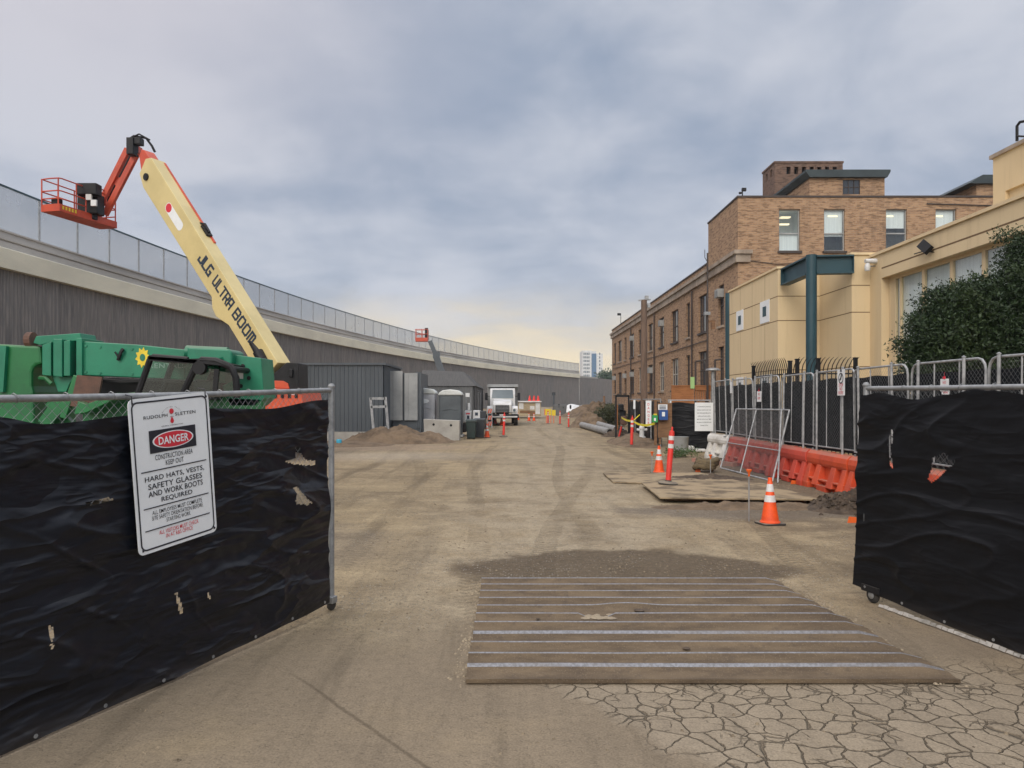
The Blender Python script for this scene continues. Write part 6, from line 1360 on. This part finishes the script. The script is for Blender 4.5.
pipe('nearer grey pipe lying by the road with its dark open end towards the camera', (4.95+.15,38.5,.21), (4.72,50,.21), .20); pipe('second grey pipe lying to the right behind the leaning red post', (5.75,38.8,.24), (5.9,52,.24), .20)

# ------------------------------------------------------------ kiosk corner
def fenceseg(name, lab, a, b, z1, matname='tarp'):
    a, b = V(*a), V(*b); d = (b-a).normalized(); L_ = (b-a).length; t_ = thing(name, lab, 'fence', a); n_ = d.cross(Z_); n_ = n_ if n_.y < 0 or (abs(n_.y) < .2 and n_.x < 0) else -n_
    k = max(2, int(L_/1.9)+1); q = MB()
    for i in range(k): p = a.lerp(b, i/(k-1)); q.tube([p, p+Z_*(z1+.03)], .024, 8)
    q.tube([a+Z_*z1, b+Z_*z1], .02, 8); q.build('frame', M['galvdull'], t_, smooth=True)
    q = MB(); n = int(L_/.12)
    for i in range(n+1):
        p = a.lerp(b, i/n)
        for j in range(13): z = .03+(z1-.10-.05*math.sin(i*.35)**2)*j/12; q.v.append(p+n_*(.05+.05*noise.noise(V(i*.22,z*3,len(name))))+Z_*z)
    for i in range(n):
        for j in range(12): q.f.append((i*13+j,i*13+13+j,i*13+14+j,i*13+j+1)); q.m.append(0)
    q.build('privacy_screen', M['screenr'], t_, smooth=True, angle=180); return t_
fenceseg('screened_fence', 'black screened fence section behind the white notice board and kiosk', (7.2,26.9,0), (5.80,27.4,0), 1.88)
fenceseg('screened_fence', 'dark screened fence running back behind the hydrant towards the pipes', (5.95,29.6,0), (6.05,38.4,0), 1.92)
KY = 26.8
hung('notice_board', 'large white notice board full of text at the near end of the black screened fence', P(704,416.8,26.5), .66, 1.02, False, [('ATTENTION ALL VISITORS',.36,.050,.8),('PLEASE CHECK IN AT THE',.24,.052,.8),('SITE OFFICE BEFORE ENTRY',.13,.052,.78),('HARD HATS AND VESTS',.02,.052,.8),('MUST BE WORN AT ALL TIMES',-.09,.050,.74),('NO UNAUTHORIZED PERSONS',-.20,.050,.74),('THANK YOU',-.31,.055,.9)], tcol='navy')
kt = thing('notice_kiosk', 'brown plywood notice stand on two legs holding the blue box', 'notice stand', V(P(665,0,26.6).x,26.6,0)); Y0 = 26.6
q = MB(); bx(q, 658,403,672,437.5,0,.05); kb = q.build('board', M['wood'], kt)
q = MB(); bx(q, 659,437,661,444.5,.05,.08); bx(q, 668,437,670,445,.05,.08); bx(q, 654.5,400,657,445,.02,.09); q.build('leg', M['wood'], kt)
q = MB(); bx(q, 658.2,404.4,667.4,409.8,-.02,.015); q.build('paper_notice', M['signw'], kt); q = MB(); [bx(q, 659.4,y,666,y+.6,-.03,.005) for y in (405.6,407.0,408.4)]; q.build('notice_print', M['navy'], kt)
Y0 = 26.4; c = P(663.6,415,26.4); q = MB(); bx(q, 659.4,410.2,668,420,0,.18); bx(q, 662,412,665,416.4,-.012,.01,1); tag(q.build('blue_box', [M['blue'],M['signw']], None, origin=c, bevel=.015), 'blue wall box with white emblem on the brown notice stand', 'box')
Y0 = 26.45; c = P(655.5,418,26.45); q = MB(); bx(q, 652.6,415,657.8,422.4,0,.15); bx(q, 654,418,656,421,-.012,.01,1); bx(q, 654,413.8,657,415.5,0,.12,2); tag(q.build('green_box', [M['greenbox'],M['signw'],M['yellow']], None, origin=c, bevel=.012), 'small green first aid box with yellow top on the thin wooden post', 'box')
hung('warning_sign', 'tall narrow white sign with red letters beside the green box', P(648.5,413.5,28.0), .21, .98, False, [('D',.34,.13,.9),('A',.20,.13,.9),('N',.06,.13,.9),('G',-.08,.13,.9),('E',-.22,.13,.9),('R',-.36,.13,.9)])
hung('strip_sign', 'narrow white strip sign at the left end of the dark fence by the black frame', P(634.3,404.5,33), .09, .40, False); hung('strip_sign', 'narrow white strip sign right of the brown notice stand', P(670.6,403,27.7), .06, .22, False)
hy = thing('fire_hydrant', 'white fire hydrant in the dirt behind the red delineator with yellow tape', 'hydrant', (5.58,31.8,.27))
q = MB(); q.lathe([(.17,0),(.17,.05),(.11,.07),(.10,.36),(.12,.38),(.12,.42),(.11,.50),(.07,.57),(.03,.59),(.03,.63),(0,.64)], (0,0,0), 18); q.build('barrel', M['white'], hy, world=False, smooth=True)
for s in (-1,1): q = MB(); q.lathe([(.055,0),(.055,.10*s),(.065,.10*s),(.065,.13*s),(0,.13*s)], (s*.09,0,.36), 12, 0, 'x'); q.build('side_outlet', M['white'], hy, world=False)
hy.scale = (1,1,.95)
q = MB(); A_, B_, C_ = P(621.5,417.5,36), P(632.4,421,30.35), P(655,423.3,26.5)
def tape(p, q2, sag):
    n = 12; pts = [p.lerp(q2, k/n)-Z_*sag*math.sin(math.pi*k/n) for k in range(n+1)]; o = len(q.v)
    for k, p_ in enumerate(pts): tw_ = math.sin(k*1.1)*.6; q.v += [p_+V(0,.04*math.sin(tw_),.045*math.cos(tw_)), p_-V(0,.04*math.sin(tw_),.045*math.cos(tw_))]
    q.f += [(o+2*k,o+2*k+2,o+2*k+3,o+2*k+1) for k in range(n)]; q.m += [0]*n
tape(A_, B_, .05); tape(B_, C_, .12); q.tube([B_+V(.02,0,0), B_+V(.35,.3,.25)], .02, 5); tag(q.build('caution_tape', M['tape'], None, origin=B_), 'yellow caution tape strung between the red posts and the notice stand', 'tape')
t_ = thing('black_pipe_frame', 'black steel goal-shaped frame at the left end of the dark fence', 'steel frame', V(P(622,0,36.5).x,36.5,0)); Y0 = 36.5
q = MB(); bx(q, 615.4,396,616.8,438,0,.12); bx(q, 628.2,396,629.6,438,0,.12); bx(q, 615.4,395,629.6,397,0,.12); q.build('frame', M['black'], t_); q = MB(); bx(q, 616.9,405,617.9,430,.05,.08); q.build('timber_upright', M['woodorange'], t_); q = MB(); bx(q, 619,404,624,411,.0,.4); bx(q, 620,410,626,420,.1,.5); bx(q, 621,416,627,425,-.1,.5,1); q.build('hanging_gear', [M['black'],M['rust']], t_, bevel=.06)
# poles and timber
t_ = thing('utility_pole', 'short thick timber utility pole in front of the brick wall', 'utility pole', V(P(644,0,34).x,34,0)); c = P(644,300,34)
q = MB(); q.tube([(c.x,34,0),(c.x,34,c.z)], [.16,.135], 14); q.build('pole', M['pole'], t_, smooth=True); q = MB(); q.bar((c.x-.25,34,c.z-.02), (c.x+.3,34,c.z+.02), .08, .06); q.cbox((c.x+.12,34,c.z+.1), (.16,.16,.18)); q.cbox((c.x+.22,34,c.z-.25), (.12,.12,.2)); q.build('fittings', M['galv'], t_)
t_ = thing('light_pole', 'thin dark tall mast in front of the brick wall near the teal column', 'mast', V(P(707.5,0,33).x,33,0)); c = P(707.5,253,33)
q = MB(); q.tube([(c.x,33,0),(c.x,33,c.z)], [.055,.035], 10); q.tube([(c.x,33,c.z-.4),(c.x-.12,33,c.z-.2),(c.x-.12,33,c.z+.15)], .015, 6); q.build('mast', M['brown'], t_, smooth=True); q = MB(); q.cbox(P(707,313.5,32.9), (.25,.2,.14)); q.build('junction_box', M['galv'], t_); q = MB(); q.bar(P(709,322,32.95), P(714,321,32.95), .06, .08); q.bar(P(713,320,32.95), P(713,329,32.95), .16, .16, 0, (0,1,0)); q.build('bracket', M['wood'], t_)
t_ = thing('timber_barricade', 'orange-brown plywood and picket barricade against the brick wall above the black screen', 'barricade', V(P(690,0,33.5).x,33.5,0)); Y0 = 33.5
q = MB(); bx(q, 671.5,386,694,400,0,.06); bx(q, 671.5,400,694,404,.0,.05); bx(q, 671.5,385.2,711,386.4,-.03,.1); bx(q, 695,386.4,711,391,0,.05); q.build('board', M['woodorange'], t_)
q = MB(); [bx(q, 695+2.3*k,390,696.4+2.3*k,400,0,.07) for k in range(7)]; [bx(q, 672+13*k,400,673.4+13*k,442,.07,.1) for k in range(3)]; q.build('picket', M['woodorange'], t_); q = MB(); bx(q, 690.5,377,694.5,388.5,-.05,.03); q.build('green_sheet', M['lightgreen'], t_)
t_ = thing('brick_wall_handrail', 'dark pipe railing at the doorway steps of the brick wall', 'handrail', V(9.9,36.5,0)); Y0 = 36.5
q = MB()
for a, b in (((695.5,361.5),(695.5,388)),((695.5,361.5),(706,360)),((706,360),(706,388)),((715,360),(715,385)),((715,360),(722,359))): q.tube([P(*a,Y0), P(*b,Y0)], .05, 6)
q.tube([P(695.5,388,Y0)*1, V(P(695.5,0,Y0).x,Y0,0)], .05, 6); q.tube([P(706,388,Y0)*1, V(P(706,0,Y0).x,Y0,0)], .05, 6); q.tube([P(715,385,Y0)*1, V(P(715,0,Y0).x,Y0,0)], .05, 6); q.build('rail', M['brown'], t_)
t_ = thing('vent_hood', 'small mushroom vent pipe rising before the brick wall by the fence end', 'vent', V(9.3,32,0)); Y0 = 32
q = MB(); c = P(713,369,Y0); q.tube([(c.x,Y0,0), c], .08, 8); q.lathe([(.05,-.1),(.32,-.06),(.30,.0),(.1,.05),(0,.06)], c, 14); q.build('pipe', M['galv'], t_, smooth=True)
# iron fence with curved spikes
t_ = thing('iron_spike_fence', 'black iron fence with outward curving spikes below the ochre wall', 'fence', (7.7,20.5,0)); xa2, xb2 = P(790,0,20.5).x, P(855.5,0,20.5).x
q = MB()
def spike(x, y, dx, dy): q.tube([(x,y,.1),(x,y,2.72),(x+dx*.03,y+dy*.03,2.86),(x+dx*.10,y+dy*.10,3.0),(x+dx*.18,y+dy*.18,3.08)], [.015,.015,.014,.012,.004], 5)
x = xa2+.1
while x < xb2-.05: spike(x, 20.5, .9, -.3) ; x += .117
y = 20.7
while y < 23.6: spike(xa2, y, -.6, 0); y += .15
q.build('spikes', M['black'], t_)
q = MB(); [q.bar((xa2,20.5,z), (xb2,20.5,z), .03, .04) for z in (.25,2.62)]; [q.bar((xa2,20.5,z), (xa2,23.6,z), .03, .04) for z in (.25,2.62)]; q.build('rail', M['black'], t_)
for x, y, h in ((xa2,20.5,2.95),(P(797,0,20.5).x,20.48,3.0),(P(818,0,20.5).x,20.48,3.02),(xb2,20.5,3.04),(xa2,23.6,2.95)): q = MB(); q.box((x-.045,y-.045,0), (x+.045,y+.045,h)); q.box((x-.055,y-.055,h), (x+.055,y+.055,h+.03)); q.build('post', M['black'], t_)
# kerb and clutter by the fence end
q = MB(); q.bar((5.55,22.6,.06), (6.3,20.9,.06), .15, .12); tag(q.build('painted_kerb', mk('faded_red_kerb', (.42,.20,.15), (.3,.2,.16)), None, origin=(6,21.5,0)), 'short faded red kerb piece before the white barrier', 'kerb')
q = MB(); c = P(680,440,26.0); q.lathe([(.28,0),(.30,.55),(.32,.60),(0,.60)], (c.x,26.0,0), 16); tag(q.build('grey_drum', M['greypanel'], None, smooth=True, origin=(c.x,26,0)), 'pale grey drum behind the near red delineator', 'drum')
q = MB(); c = G(687,452); q.cbox(c+V(0,0,.12), (.5,.3,.22)); q.cbox(c+V(.5,.1,.06), (.4,.3,.12)); tag(q.build('paper_sacks', M['conew'], None, bevel=.06, origin=c), 'pale crumpled sacks on the ground beside the grey drum', 'sacks')
# the lane out past the wall end is dark at the foot of the tarp fences
if HAZE:
    q = MB(); q.box((-420,-25,-1.0), (420,720,60)); t = NT('air_haze'); t.n.remove(t.bsdf); pvn = t.new('ShaderNodeVolumePrincipled'); pvn.inputs['Density'].default_value = HAZE; pvn.inputs['Color'].default_value = (.8,.86,.95,1); t.l.new(pvn.outputs[0], t.out.inputs['Volume'])
    tag(q.build('haze', t.m, None), kind='stuff', label='thin pale air haze over the whole site', cat='haze')
